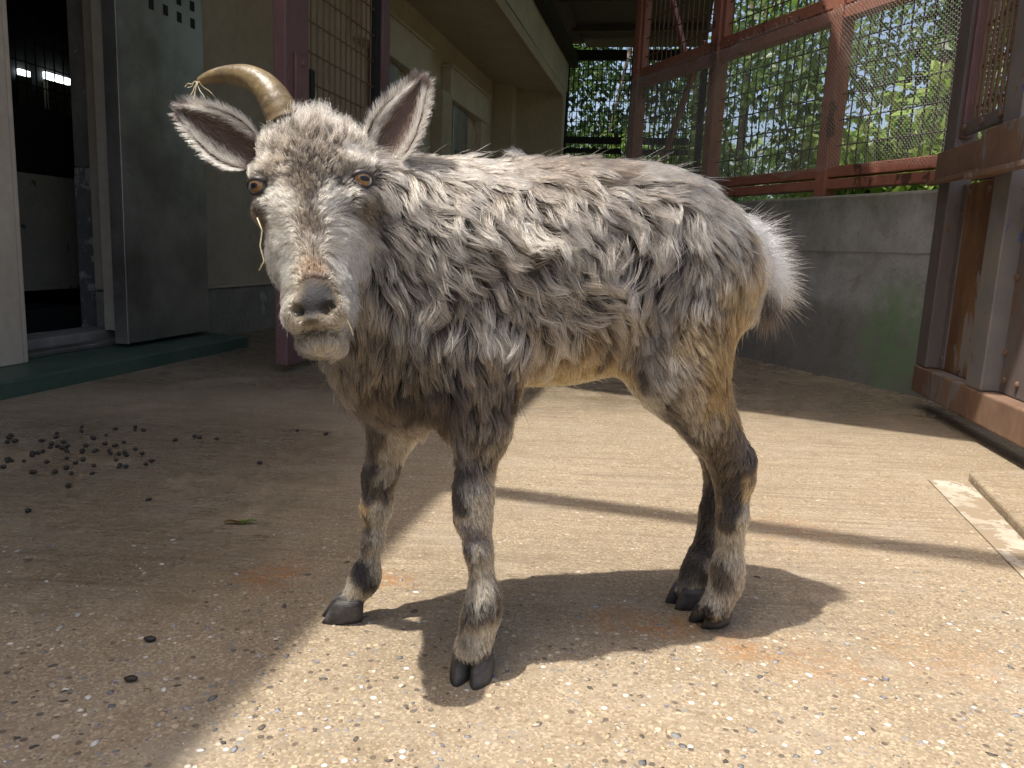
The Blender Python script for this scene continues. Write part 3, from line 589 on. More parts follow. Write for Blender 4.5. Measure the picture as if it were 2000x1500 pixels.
def nets(d):
    s = d < 0; nx, ny, nz = d.shape
    cs = np.zeros((nx-1, ny-1, nz-1), np.int8)
    for i in (0, 1):
        for j in (0, 1):
            for k in (0, 1): cs += s[i:nx-1+i, j:ny-1+j, k:nz-1+k]
    act = np.argwhere((cs > 0) & (cs < 8)); idx = np.full(cs.shape, -1, np.int32); idx[tuple(act.T)] = np.arange(len(act))
    acc = np.zeros((len(act), 3)); cnt = np.zeros(len(act))
    for ax in range(3):
        for u in (0, 1):
            for w_ in (0, 1):
                o = np.zeros(3, int); o[(ax+1) % 3] = u; o[(ax+2) % 3] = w_; q = act+o; e = q.copy(); e[:, ax] += 1
                da = d[tuple(q.T)]; db = d[tuple(e.T)]; m = (da < 0) != (db < 0); t = np.where(m, da/(da-db+1e-12), 0)
                pt = q.astype(float); pt[:, ax] += t; acc[m] += pt[m]; cnt[m] += 1
    V = acc/cnt[:, None]; quads = []
    for ax in range(3):
        sl0 = [slice(1, -1)]*3; sl0[ax] = slice(0, -1); sl1 = list(sl0); sl1[ax] = slice(1, None)
        A = s[tuple(sl0)]; B = s[tuple(sl1)]; E_ = np.argwhere(A != B)
        flip = A[tuple(E_.T)]; base = E_+1; base[:, ax] -= 1
        a1, a2 = (ax+1) % 3, (ax+2) % 3; cc = []
        for (u, w_) in ((-1, -1), (0, -1), (0, 0), (-1, 0)):
            q = base.copy(); q[:, a1] += u; q[:, a2] += w_; cc.append(idx[tuple(q.T)])
        cc = np.array(cc).T; cc[~flip] = cc[~flip][:, ::-1]; quads.append(cc)
    return V, np.vstack(quads)
VV, QQ = nets(d); VV = lo+VV*hh
gr = np.gradient(d, hh)
def samp(field, p):
    q = (p-lo)/hh; q = np.clip(q, 0, np.array(dim)-1.001); i = q.astype(int); f = (q-i); out = 0
    for a in (0, 1):
        for b_ in (0, 1):
            for c in (0, 1):
                out = out+field[i[:, 0]+a, i[:, 1]+b_, i[:, 2]+c]*(f[:, 0] if a else 1-f[:, 0])*(f[:, 1] if b_ else 1-f[:, 1])*(f[:, 2] if c else 1-f[:, 2])
    return out
def sgrad(p):
    n = np.stack([samp(gr[i], p) for i in range(3)], 1); return n/(np.linalg.norm(n, axis=1)[:, None]+1e-9)
VN = sgrad(VV)
def snoise(P, fr, seed, k=6):
    r = np.random.default_rng(seed); o = 0
    for _ in range(k): w_ = r.standard_normal(3)*fr; o = o+np.sin(P@w_+r.uniform(0, 6.28))
    return o/math.sqrt(k/2)
# --- coat guides: position, direction, length, lift, root colour, tip colour, wave, clump, density, bare, reach
guides = []
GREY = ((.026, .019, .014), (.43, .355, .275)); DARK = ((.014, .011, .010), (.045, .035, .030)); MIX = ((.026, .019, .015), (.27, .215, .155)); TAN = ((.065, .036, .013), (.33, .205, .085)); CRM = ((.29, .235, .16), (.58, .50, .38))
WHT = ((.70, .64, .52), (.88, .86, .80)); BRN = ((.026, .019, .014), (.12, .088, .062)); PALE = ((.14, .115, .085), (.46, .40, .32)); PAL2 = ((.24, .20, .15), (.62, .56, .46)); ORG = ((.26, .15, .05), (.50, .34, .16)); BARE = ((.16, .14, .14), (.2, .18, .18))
def gd(p, dr, ln, lift, cols, wave=0., clump=.5, dens=1., bare=0., reach=.05): guides.append((np.asarray(p), np.asarray(dr, float), ln, lift, cols, wave, clump, dens, bare, reach))
def gp(px, py, Y, dx, dy, *a, **k): gd(at(px, py, Y), (dx, 0, -dy), *a, **k)
B_ = dict(wave=.95, clump=.95)
# back and ridge
for px, py, c in ((850, 345, GREY), (930, 340, GREY), (1020, 338, BRN), (1100, 322, BRN), (1180, 315, BRN), (1260, 322, GREY), (1340, 345, GREY)): gp(px, py, 1.0, .9, .25, .042, .15, c, wave=.35, clump=.85)
for px in (1050, 1110, 1170): gp(px, 318, 1.06, .9, .1, .024, .25, BRN, wave=.3, clump=.5)
# flank, upper and middle: long wavy locks
for px, py, dx, dy, c in ((800, 420, .2, .9, GREY), (880, 420, .4, .9, GREY), (960, 420, .8, .6, GREY), (1050, 400, .9, .45, GREY), (1140, 390, .9, .5, GREY), (1230, 390, .9, .6, GREY), (1310, 400, .7, .8, GREY),
        (820, 520, .1, 1, MIX), (900, 520, .3, 1, GREY), (980, 520, .2, 1, MIX), (1070, 500, .2, 1, GREY), (1150, 500, .5, .9, MIX), (1220, 500, .2, 1, GREY), (1280, 520, .1, 1, MIX),
        (900, 620, .2, 1, MIX), (980, 610, .1, 1, GREY), (1060, 600, .1, 1, GREY), (1140, 590, .2, 1, GREY), (1210, 590, .2, 1, GREY)): gp(px, py, .94, dx, dy, .052, .20, c, **B_)
for px, py in ((1010, 460), (1050, 470), (1090, 480)): gp(px, py, .90, .6, .6, .045, .5, PALE, wave=1.6, clump=.8, reach=.028)
gp(850, 590, .9, .2, 1, .03, .45, PALE, wave=1.4, clump=.8, reach=.022)
for px in (1020, 1080, 1140, 1195): gp(px, 615, .95, .15, 1, .050, .2, MIX, wave=.5, clump=.85, reach=.03)
for px, py in ((1035, 680), (1100, 662), (1165, 648), (1215, 675)): gp(px, py, .97, .3, 1, .03, .1, DARK, wave=.3, clump=.6, reach=.028)
for px, py in ((1050, 735), (1060, 760), (1110, 715), (1120, 745), (1170, 700), (1200, 725)): gp(px, py, .99, .4, 1, .022, .12, ORG, wave=.3, clump=.6, reach=.045)
# chest, neck, brisket
for px, py, c in ((690, 640, MIX), (700, 720, MIX), (760, 560, GREY), (750, 650, MIX), (770, 740, BRN), (720, 780, DARK), (800, 790, DARK), (840, 700, MIX), (860, 770, DARK), (800, 460, GREY), (760, 430, GREY)): gp(px, py, .90, .1, 1, .038, .26, c, wave=.4, clump=.7)
for px, py, c in ((920, 690, MIX), (960, 720, BRN), (990, 760, DARK), (920, 760, BRN), (1010, 790, DARK)): gp(px, py, .88, .3, 1, .036, .18, c, wave=.5, clump=.85, reach=.055)
# near foreleg
L_ = dict(wave=.3, clump=.8, reach=.03)
for px, py, c, ln in ((900, 830, BRN, .022), (960, 830, GREY, .028), (990, 840, GREY, .03), (905, 890, DARK, .014), (950, 890, MIX, .018), (900, 950, DARK, .011), (945, 950, PALE, .013), (898, 990, DARK, .010), (905, 1015, CRM, .006), (945, 1000, CRM, .011), (915, 1030, BARE, .004), (955, 1040, CRM, .011),
        (915, 1070, MIX, .009), (950, 1080, PALE, .010), (920, 1120, GREY, .010), (958, 1130, CRM, .011), (930, 1160, MIX, .011), (935, 1195, DARK, .013), (965, 1190, BRN, .013), (905, 1235, CRM, .010), (935, 1235, CRM, .010), (960, 1225, CRM, .011), (900, 1270, DARK, .006), (940, 1272, DARK, .006)): gp(px, py, .895, .1, 1, ln*.95, .15, c, **L_)
# far foreleg
for px, py, c, ln in ((730, 850, BRN, .018), (790, 850, CRM, .018), (725, 910, DARK, .012), (765, 900, CRM, .013), (722, 950, DARK, .009), (755, 950, BRN, .01), (718, 985, ORG, .007), (745, 990, CRM, .009), (720, 1020, DARK, .008), (742, 1030, CRM, .009), (722, 1075, MIX, .008), (738, 1080, CRM, .009), (715, 1115, DARK, .009), (725, 1130, DARK, .009), (690, 1145, CRM, .009), (705, 1160, CRM, .009), (670, 1175, DARK, .006), (690, 1182, DARK, .006)): gp(px, py, 1.02, -.1, 1, ln*.95, .15, c, **L_)
# hind quarters
for px, py, dx, dy, c, ln in ((1380, 430, .6, .8, GREY, .04), (1430, 470, .6, .8, GREY, .035), (1300, 560, .2, 1, MIX, .045), (1370, 540, .2, 1, GREY, .035), (1430, 560, .3, 1, TAN, .03), (1260, 640, .3, 1, GREY, .035), (1330, 640, .4, 1, TAN, .03), (1400, 630, .5, 1, TAN, .03), (1450, 620, .5, 1, TAN, .03),
        (1240, 720, .3, 1, DARK, .022), (1290, 720, .5, .8, PALE, .03), (1350, 700, .4, 1, TAN, .028), (1410, 720, .3, 1, TAN, .028), (1250, 770, .4, 1, CRM, .018), (1300, 780, .5, 1, DARK, .022), (1350, 780, .3, 1, PALE, .026), (1400, 790, .2, 1, TAN, .024), (1320, 840, .5, 1, DARK, .018), (1370, 840, .3, 1, PALE, .024), (1410, 840, .2, 1, BRN, .02), (1400, 880, .2, 1, BRN, .016), (1445, 890, .3, 1, BRN, .014), (1465, 920, .1, 1, DARK, .012)): gp(px, py, 1.0, dx, dy, ln, .14, c, wave=.35, clump=.85)
for px, py, c, ln in ((1390, 930, BRN, .013), (1430, 940, DARK, .012), (1462, 960, ORG, .010), (1400, 990, DARK, .010), (1430, 1000, DARK, .010), (1455, 1020, CRM, .012), (1410, 1060, DARK, .010), (1440, 1070, CRM, .013), (1452, 1110, CRM, .014), (1410, 1120, BRN, .012), (1395, 1160, CRM, .010), (1430, 1155, PALE, .013), (1385, 1185, DARK, .007), (1420, 1190, BRN, .009)): gp(px, py, 1.035, 0, 1, ln*.95, .15, c, **L_)
for px, py, c, ln in ((1370, 1000, DARK, .009), (1375, 1060, DARK, .009), (1345, 1110, DARK, .008), (1370, 1130, CRM, .009), (1345, 1150, CRM, .009), (1325, 1160, DARK, .006)): gp(px, py, 1.12, -.1, 1, ln*.95, .15, c, **L_)
# tail and rump patch
for px, py, dx, dy, c, ln in ((1462, 462, .8, .2, WHT, .03), (1482, 500, .9, .3, WHT, .035), (1496, 535, .9, .4, WHT, .035), (1490, 570, .4, 1, DARK, .05), (1460, 540, .4, 1, CRM, .03), (1470, 600, .3, 1, CRM, .022), (1460, 650, .1, 1, CRM, .02)): gp(px, py, 1.09, dx, dy, ln, .4 if c is WHT else .25, c, wave=.2, clump=.35, dens=1.5, reach=.03)
# head (in its own frame)
def gh(x, y, z, dr, ln, lift, c, **k):
    ln *= .66 if z < .02 else .95; lift *= .72 if z < .02 else .85
    for s in ((1,) if x == 0 else (-1, 1)): gd(hd_(x*s, y, z), HR@np.array([dr[0]*s, dr[1], dr[2]]), ln, lift, c, **{**dict(wave=.25, clump=.55, dens=1.7, reach=.022), **k})
gh(0, 0, .055, (.3, 0, 1), .022, .55, GREY, wave=.8); gh(.03, -.01, .05, (.4, 0, 1), .020, .5, GREY, wave=.8); gh(0, -.02, .085, (0, 0, 1), .026, .6, PALE, wave=.8); gh(.04, -.05, .075, (.5, 0, .8), .022, .5, GREY); gh(.012, .0, .062, (.3, 0, 1), .02, .5, BRN, wave=1., reach=.009); gh(.036, -.012, .036, (.4, 0, 1), .014, .4, BRN, wave=.8, reach=.009)
gh(0, .006, .02, (.2, 0, 1), .017, .5, MIX, wave=1.0); gh(.025, 0, .01, (.5, 0, .7), .016, .45, MIX, wave=1.0); gh(.045, -.01, .025, (.6, 0, .6), .012, .3, PALE)
gh(0, .008, -.02, (0, 0, 1), .012, .3, BRN); gh(0, .01, -.065, (0, 0, 1), .009, .25, ((.035, .025, .018), (.14, .10, .07)), reach=.018); gh(0, .01, -.108, (0, 0, 1), .007, .2, ((.06, .03, .015), (.22, .12, .06)), reach=.012)
gh(.014, .006, .035, (.6, 0, .8), .015, .4, BRN, wave=1., reach=.010); gh(.03, .0, -.008, (.7, 0, .2), .012, .3, DARK, wave=.6, reach=.010); gh(.024, -.0, .045, (.2, 0, 1), .018, .5, PALE, wave=1., reach=.012)
gh(.026, -.002, -.03, (.6, 0, .5), .015, .35, PAL2); gh(.030, -.006, -.06, (.8, 0, -.2), .020, .38, PAL2); gh(.035, -.03, -.09, (.6, 0, -.8), .020, .35, PAL2); gh(.05, -.05, -.06, (.6, -.3, -.8), .024, .35, PAL2)
gh(.05, -.012, -.03, (.6, -.2, -.6), .010, .2, DARK, reach=.012); gh(.056, -.03, -.03, (.4, -.5, -.5), .012, .25, MIX); gh(.03, -.01, -.12, (.8, 0, -.5), .013, .3, CRM); gh(.024, 0, -.152, (.6, 0, -.8), .008, .25, CRM)
gh(0, -.01, -.160, (0, 0, -1), .006, .2, CRM, reach=.012); gh(0, -.03, -.178, (0, .2, -1), .012, .3, CRM); gh(.03, -.06, -.12, (.5, -.2, -1), .024, .4, PALE); gh(.055, -.08, -.02, (.6, -.6, -.5), .024, .35, MIX); gh(.06, -.07, .03, (.6, -.6, 0), .014, .3, GREY)
gh(0, .013, -.140, (0, 0, 1), .001, .1, ((.030, .028, .030), (.06, .06, .06)), bare=1.6, reach=.021); gh(.013, .008, -.146, (0, 0, 1), .001, .1, ((.024, .022, .023), (.06, .06, .06)), bare=1.6, reach=.012)
gh(0, .009, -.114, (0, 0, 1), .001, .1, ((.50, .50, .55), (.5, .5, .5)), bare=1.5, reach=.0045)
gh(0, .004, -.1585, (0, 0, 1), .001, .1, ((.03, .026, .026), (.03, .03, .03)), bare=1.5, reach=.007); gh(.0155, .004, -.150, (0, 0, 1), .001, .1, ((.006, .006, .006), (.03, .03, .03)), bare=1.6, reach=.011)
gh(.06, -.012, 0, (0, 0, 1), .003, .1, DARK, bare=1.3, reach=.0135)
GP = np.array([g_[0] for g_ in guides])*np.array([1, .55, 1])
def interp(P):
    out = np.zeros((len(P), 15)); tab = np.array([[*g_[1]/np.linalg.norm(g_[1]), g_[2], g_[3], *g_[4][0], *g_[4][1], g_[5], g_[6], g_[7], g_[8]] for g_ in guides]); R2 = np.array([g_[9]**2 for g_ in guides])
    for a in range(0, len(P), 20000):
        q = P[a:a+20000]*np.array([1, .55, 1]); dd = ((q[:, None]-GP[None])**2).sum(2); wt = (R2/(dd+.004**2))**3.0; wt /= wt.sum(1)[:, None]; out[a:a+20000] = wt@tab
    return out
AT = interp(VV+.008*np.stack([snoise(VV, 60, 30+i_)+.7*snoise(VV, 150, 40+i_) for i_ in range(3)], 1)*np.where(((VV-HO)**2).sum(1) < .19**2, .3, 1.)[:, None])
body = gmesh('body', VV, QQ.tolist(), M['skin']); bare = np.clip((AT[:, 14]-.55)/.3, 0, 1)[:, None]
setcol(body, AT[:, 5:8]*(1-bare)*.8+AT[:, 5:8]*bare)
# --- fur
tri = np.vstack([QQ[:, [0, 1, 2]], QQ[:, [0, 2, 3]]])
def sample(n, wgt=None):
    a, b_, c = VV[tri[:, 0]], VV[tri[:, 1]], VV[tri[:, 2]]; ar = np.linalg.norm(np.cross(b_-a, c-a), axis=1)
    if wgt is not None: ar = ar*wgt[tri[:, 0]]
    i = rng.choice(len(tri), n, p=ar/ar.sum()); u = rng.random((n, 1)); v = rng.random((n, 1)); fl_ = (u+v) > 1; u = np.where(fl_, 1-u, u); v = np.where(fl_, 1-v, v)
    t = tri[i]; P = VV[t[:, 0]]*(1-u-v)+VV[t[:, 1]]*u+VV[t[:, 2]]*v; A = AT[t[:, 0]]*(1-u-v)+AT[t[:, 1]]*u+AT[t[:, 2]]*v; return P, A
NP = 8
def grow(P, dr, ln, lift, wave, ph, jit=.0):
    pts = [P]; p = P.copy(); n = len(P)
    for i in range(1, NP):
        t = i/(NP-1); g_ = sgrad(p); tg = dr-g_*(dr*g_).sum(1)[:, None]; tg /= np.linalg.norm(tg, axis=1)[:, None]+1e-6; lt = np.cross(g_, tg)
        st = tg+lt*(wave*np.sin(ln*105*t+ph))[:, None]*.75; st /= np.linalg.norm(st, axis=1)[:, None]
        hgt = lift*ln*(math.sin(1.9*t)*.75+.25*t); p = p+st*(ln/(NP-1)*np.sqrt(np.clip(1-lift**2, .25, 1)))[:, None]
        dd = samp(d, p); p = p+g_*(np.clip(hgt-dd+.0006, -.02, .03))[:, None]; pts.append(p)
    return np.stack(pts, 1)
def turn(A, P, amt):                                         # swirl the lie of the coat a little from place to place
    dr = A[:, :3].copy(); a = amt*snoise(P, 26, 3)+amt*.6*snoise(P, 60, 4); g_ = sgrad(P); dr = dr-g_*(dr*g_).sum(1)[:, None]; dr /= np.linalg.norm(dr, axis=1)[:, None]+1e-6
    return dr*np.cos(a)[:, None]+np.cross(g_, dr)*np.sin(a)[:, None]
dens = AT[:, 13]*np.clip(.030/np.clip(AT[:, 3], .007, .1), .55, 3.2)*(AT[:, 14] < .62)*(VV[:, 2] > .030)
NF = 260000
P, A = sample(NF, dens); keep = A[:, 14] < .6; P, A = P[keep], A[keep]
def clumps(n):
    C, CA = sample(n, dens); g_ = turn(CA, C, .30*np.clip(CA[:, 11]*1.3, .25, 1)); ph = rng.uniform(0, 6.28, n); lm = rng.uniform(.75, 1.25, n)
    path = grow(C, g_, CA[:, 3]*lm, np.clip(CA[:, 4]*rng.uniform(.35, 2.1, n), 0, .85), CA[:, 11], ph); kd = KDTree(n)
    for i, q in enumerate(C): kd.insert(q, i)
    kd.balance(); return C, path, ph, lm, kd, rng.uniform(-1, 1, n)
C1, T1, H1, L1, K1, S1 = clumps(8500); C2, T2, H2, L2_, K2, S2 = clumps(30000)
i1 = np.array([K1.find(q)[1] for q in P]); i2 = np.array([K2.find(q)[1] for q in P])
n = len(P); dr = turn(A, P, .3*np.clip(A[:, 11]*1.3, .3, 1)); dr = dr+rng.standard_normal((n, 3))*.18
T = grow(P, dr, A[:, 3]*L1[i1]*rng.uniform(.65, 1.2, n), np.clip(A[:, 4]*rng.uniform(.4, 1.7, n), 0, .85), A[:, 11], H1[i1])
tt = np.linspace(0, 1, NP)[None, :, None]
longc = np.clip((A[:, 3]-.014)/.02, 0, 1)[:, None, None]; ck = A[:, 12][:, None, None]
T = T+(T2[i2]-C2[i2][:, None]*0-T)*(.75*ck*tt**1.1)
o1 = (P-C1[i1])[:, None]; T = T+((T1[i1]+o1*(1-.72*tt))-T)*(.80*ck*longc*tt**.8)
stray = rng.random(n) < .03
T[stray] += (rng.standard_normal((stray.sum(), 1, 3))*.005+sgrad(P[stray])[:, None]*.004)*tt**1.6*np.clip(A[stray, 3]/.03, .3, 1.5)[:, None, None]
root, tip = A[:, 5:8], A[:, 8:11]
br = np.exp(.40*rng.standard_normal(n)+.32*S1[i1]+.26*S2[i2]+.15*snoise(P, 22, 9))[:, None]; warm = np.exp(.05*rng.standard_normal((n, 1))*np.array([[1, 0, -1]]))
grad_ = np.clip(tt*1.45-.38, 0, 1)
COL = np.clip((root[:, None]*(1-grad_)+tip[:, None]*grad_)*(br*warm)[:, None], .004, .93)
def curves(name, T, COL, rad, m, parent):
    cu = bpy.data.hair_curves.new(name); n, k = T.shape[:2]; cu.add_curves([k]*n)
    cu.attributes['position'].data.foreach_set('vector', (T-GOFF).astype(np.float32).ravel())
    ra = cu.attributes.get('radius') or cu.attributes.new('radius', 'FLOAT', 'POINT'); ra.data.foreach_set('value', rad.astype(np.float32).ravel())
    ca = cu.attributes.new('col', 'FLOAT_COLOR', 'POINT'); ca.data.foreach_set('color', np.concatenate([COL, np.ones(COL.shape[:2]+(1,))], 2).astype(np.float32).ravel())
    cu.materials.append(m); o = link(bpy.data.objects.new(name, cu)); o.parent = parent; return o
def fur_mat():
    m = bpy.data.materials.new('goat_fur'); m.use_nodes = True; t = m.node_tree; t.nodes.clear()
    out = t.nodes.new('ShaderNodeOutputMaterial'); h = t.nodes.new('ShaderNodeBsdfHairPrincipled'); a = t.nodes.new('ShaderNodeAttribute'); a.attribute_name = 'col'
    h.parametrization = 'COLOR'; t.links.new(a.outputs[0], h.inputs['Color']); h.inputs['Roughness'].default_value = .32; h.inputs['Radial Roughness'].default_value = .38
    t.links.new(h.outputs[0], out.inputs[0]); return m
M['fur'] = fur_mat()
prof = np.array([1, 1, .95, .9, .8, .65, .45, .12])[None]
wid = np.clip(A[:, 3]/.04, .55, 1.0)[:, None]*.00040*rng.uniform(.7, 1.3, (n, 1))
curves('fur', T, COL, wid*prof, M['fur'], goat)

# --- tail tuft: long stiff white hair over dark
def tuft():
    Ts = []; Cs = []
    for (a, b_, n_, dcol, ang, sp, ln) in ((at(1450, 452, 1.09), at(1495, 560, 1.10), 1900, (.86, .83, .76), -.05, .34, .056), (at(1470, 480, 1.085), at(1500, 570, 1.095), 1300, (.74, .62, .42), .75, .4, .032), (at(1488, 560, 1.10), at(1500, 590, 1.10), 900, (.03, .024, .02), 1.2, .3, .042)):
        s_ = rng.random((n_, 1)); Rt = a+(b_-a)*s_+rng.standard_normal((n_, 3))*np.array([.006, .010, .006]); tf = rng.integers(70, size=n_); s_ = .5*s_+.5*rng.random((70, 1))[tf]; th = ang+sp*rng.standard_normal(70)[tf]+.10*rng.standard_normal(n_)+(s_[:, 0]-.5)*1.0
        dr_ = np.stack([np.cos(th), rng.standard_normal(n_)*.35, -np.sin(th)], 1); dr_ /= np.linalg.norm(dr_, axis=1)[:, None]; L = ln*rng.uniform(.4, 1.1, n_)*rng.uniform(.7, 1.2, 70)[tf]
        q = np.linspace(0, 1, NP)[None, :, None]; Tq = Rt[:, None]+dr_[:, None]*L[:, None, None]*q+np.array([0, 0, -.010])*q**2*(L/ln)[:, None, None]+rng.standard_normal((n_, 1, 3))*.003*q**2
        Ts.append(Tq); Cs.append(np.repeat((np.array(dcol)*np.exp(.12*rng.standard_normal((n_, 1))))[:, None].clip(.01, .92), NP, 1))
    Tq = np.concatenate(Ts); curves('tail_tuft', Tq, np.concatenate(Cs), np.full((len(Tq), 1), .0003)*prof, M['fur'], goat)
tuft()
def back_wisp():
    n_ = 90; c0 = at(1034, 322, 1.02); q = np.linspace(0, 1, NP)[None, :, None]; Rt = c0+rng.standard_normal((n_, 1, 3))*np.array([.004, .004, .001])
    Tq = Rt+np.array([-.020, -.004, .020])*q+np.array([-.010, 0, -.006])*q**3*rng.uniform(.3, 1.4, (n_, 1, 1))+rng.standard_normal((n_, 1, 3))*.0025*q
    curves('back_wisp', Tq, np.repeat(np.tile(np.array([.42, .37, .31]), (n_, 1))[:, None]*rng.uniform(.5, 1.3, (n_, 1, 1)), NP, 1), np.full((n_, 1), .0003)*prof, M['fur'], goat)
back_wisp()
# --- ears: cupped leaf shells with their own hair
def ear(base, tip, side, wmax, fold, name='ear'):
    base, tip = np.asarray(base), np.asarray(tip); ax = tip-base; L = np.linalg.norm(ax); ax /= L
    face = np.asarray(side, float); face -= ax*(face@ax); face /= np.linalg.norm(face); wd = np.cross(ax, face)
    NS, NT = 18, 13; ring = []
    def surf(s, t):
        wv = wmax*(math.sin(math.pi*min(1, .16+.84*s)**.85))**.75*(1-.25*s)+.001 if s < 1 else .001
        a = t*fold; return base+ax*(L*s)+wd*(wv*math.sin(a)/math.sin(fold)*1.0)+face*(wv*(1-math.cos(a))*.9-.004+.008*(s-.5)**2)
    v = []
    for i in range(NS):
        for j in range(NT): v.append(surf(i/(NS-1), -1+2*j/(NT-1)))
    inn = np.array(v); nv = []
    for i in range(NS):
        for j in range(NT): nv.append(inn[i*NT+j]-face*(.006*(1-abs(-1+2*j/(NT-1))**2)*(1-.6*i/(NS-1))+.001))
    allv = np.vstack([inn, nv]); f = []; o = NS*NT
    for i in range(NS-1):
        for j in range(NT-1):
            q = (i*NT+j, i*NT+j+1, (i+1)*NT+j+1, (i+1)*NT+j); f.append(q); f.append(tuple(k+o for k in q[::-1]))
        f.append((i*NT, (i+1)*NT, (i+1)*NT+o, i*NT+o)); f.append((i*NT+NT-1, i*NT+NT-1+o, (i+1)*NT+NT-1+o, (i+1)*NT+NT-1))
    f.append(tuple((NS-1)*NT+j for j in range(NT))+tuple((NS-1)*NT+j+o for j in range(NT))[::-1])
    eo = gmesh(name, allv, f, M['skin']); c = np.tile(np.array([.10, .065, .05]), (len(allv), 1)); c[o:] = (.12, .10, .085); setcol(eo, c)
    # hair: pale fringe from the rims over the brown inside, grey outside
    ns = 4200; s = rng.random(ns)**.9*.97; side_ = rng.random(ns) < .5; t = np.where(side_, 1, -1)*(1-np.abs(rng.standard_normal(ns))*.34); t = np.clip(t, -1, 1)
    R = np.array([surf(a, b_) for a, b_ in zip(s, t)]); outside = rng.random(ns) < .38
    dirs = ax[None]*.75+wd[None]*(-t*.35)[:, None]+face[None]*.12; dirs[outside] = ax*.9+wd*(t[outside]*.25)[:, None]-face*.12
    R[outside] -= face*.006
    rim = np.abs(t) > .86; dirs[rim] = ax*.7+wd*(t[rim]*.5)[:, None]+face*.25
    dirs += rng.standard_normal((ns, 3))*.14; dirs /= np.linalg.norm(dirs, axis=1)[:, None]; ln = .012*rng.uniform(.6, 1.3, ns)
    q = np.linspace(0, 1, NP)[None, :, None]; Te = R[:, None]+dirs[:, None]*ln[:, None, None]*q+face*(.0025*np.sin(q*2.2))
    mid = (np.abs(t) < .45) & ~outside; Cc = np.where(mid[:, None], np.array([.15, .095, .07]), np.where(outside[:, None], np.array([.24, .20, .16]), np.array([.50, .44, .36]))); tipd = (s > .86)[:, None]
    Cc = np.where(tipd, np.array([.07, .055, .05]), Cc)*np.exp(.25*rng.standard_normal((ns, 1))); Cc = np.repeat(np.clip(Cc, .01, .9)[:, None], NP, 1)*(.55+.45*q)
    curves('ear_fur', Te, Cc, np.full((ns, 1), .00028)*prof, M['fur'], eo)
ear(at(500, 300, .90), at(349, 211, .915), (.10, -.95, -.2), .0285, 1.1)
ear(at(742, 312, .905), at(827, 153, .925), (-.05, -1, .05), .0275, 1.0)

# --- horn
def horn():
    ctrl = [(556, 238, .87, .0185), (545, 212, .872, .0180), (532, 188, .876, .0168), (512, 166, .882, .0150), (486, 151, .888, .0128), (458, 146, .893, .0105), (430, 147, .897, .0085), (407, 152, .899, .0064), (389, 160, .9, .0040)]
    P = np.array([at(*c[:3]) for c in ctrl]); R_ = np.array([c[3] for c in ctrl]); m = 70; x = np.linspace(0, len(ctrl)-1, m); pts = []; rad = []
    for q in x:
        i = min(int(q), len(ctrl)-2); f_ = q-i; p0, p1, p2, p3 = P[max(i-1, 0)], P[i], P[i+1], P[min(i+2, len(P)-1)]
        pts.append(.5*(2*p1+(p2-p0)*f_+(2*p0-5*p1+4*p2-p3)*f_**2+(3*p1-p0-3*p2+p3)*f_**3)); rr_ = R_[i]*(1-f_)+R_[i+1]*f_
        rad.append(rr_*(1+(.012*math.sin(q*11)+.008*math.sin(q*27))*max(0, 1-q/5)))
    v, f = tube_vf(pts, rad, 18); nn_ = N('horn_keratin'); a = nn_.noise(30, 8, .65, nn_.mapping((1, 1, 1))); b_ = nn_.noise(180, 5, .6)
    c = nn_.mix(nn_.ramp(a, .35, .65), (.21, .15, .07), (.11, .08, .042)); c = nn_.mix(nn_.math('MULTIPLY', nn_.ramp(b_, .5, .7), .5), c, (.30, .25, .17)); mt = nn_.fin(c, .42, 0, b_, .35, .002)
    return gmesh('horn', v, f, mt)
horn()
# --- eyes
def eye(s):
    c = hd_(.0515*s, -.0195, .000); nrm = HR@np.array([.46*s, .78, -.38]); nrm /= np.linalg.norm(nrm); upv = HR@np.array([0, 0, 1.]); upv -= nrm*(upv@nrm); upv /= np.linalg.norm(upv); rt_ = np.cross(upv, nrm)
    def cap(r, a0, a1, sx=1., sz=1., nu=24, nv=7):
        v = []; f = []
        for i in range(nv):
            a = a0+(a1-a0)*i/(nv-1)
            for k in range(nu): q = 2*math.pi*k/nu; x, z = math.sin(a)*math.cos(q)*sx, math.sin(a)*math.sin(q)*sz; v.append(c+r*(nrm*math.sqrt(max(0, 1-x*x-z*z))+rt_*x+upv*z))
        for i in range(nv-1):
            for k in range(nu): f.append((i*nu+k, i*nu+(k+1) % nu, (i+1)*nu+(k+1) % nu, (i+1)*nu+k))
        return v, f
    R = .0112
    e = gmesh('eye', *cap(R, .02, 2.4, nv=14), M['eyeball']); gmesh('iris', *cap(R*1.012, .01, 1.0), M['iris'], e); gmesh('pupil', *cap(R*1.022, .005, .50, 1.0, .48), M['pupil'], e)
    gmesh('cornea', *cap(R*1.035, .005, .95), M['cornea'], e)
    for o in e.children: o.matrix_parent_inverse = Matrix(); o.location = (0, 0, 0)
    for sgn, wdt in ((1, .0034), (-1, .0020)):
        pts = [c+R*1.0*(rt_*math.cos(q)*.95+upv*sgn*math.sin(q)*(.56 if sgn > 0 else .70)+nrm*(.30+.36*math.sin(q))) for q in np.linspace(0, math.pi, 12)]
        v, f = tube_vf(pts, [wdt*(.5+.5*math.sin(q)) for q in np.linspace(.15, math.pi-.15, 12)], 8); gmesh('eyelid', v, f, M['lid'], e)
def solid(name, c, rough, spec=.5): n = N(name); return n.fin(c, rough, spec=spec)
M['eyeball'] = solid('eyeball', (.035, .02, .012), .25); M['pupil'] = solid('pupil', (.004, .004, .006), .2); M['lid'] = solid('eyelid_skin', (.03, .024, .022), .45)
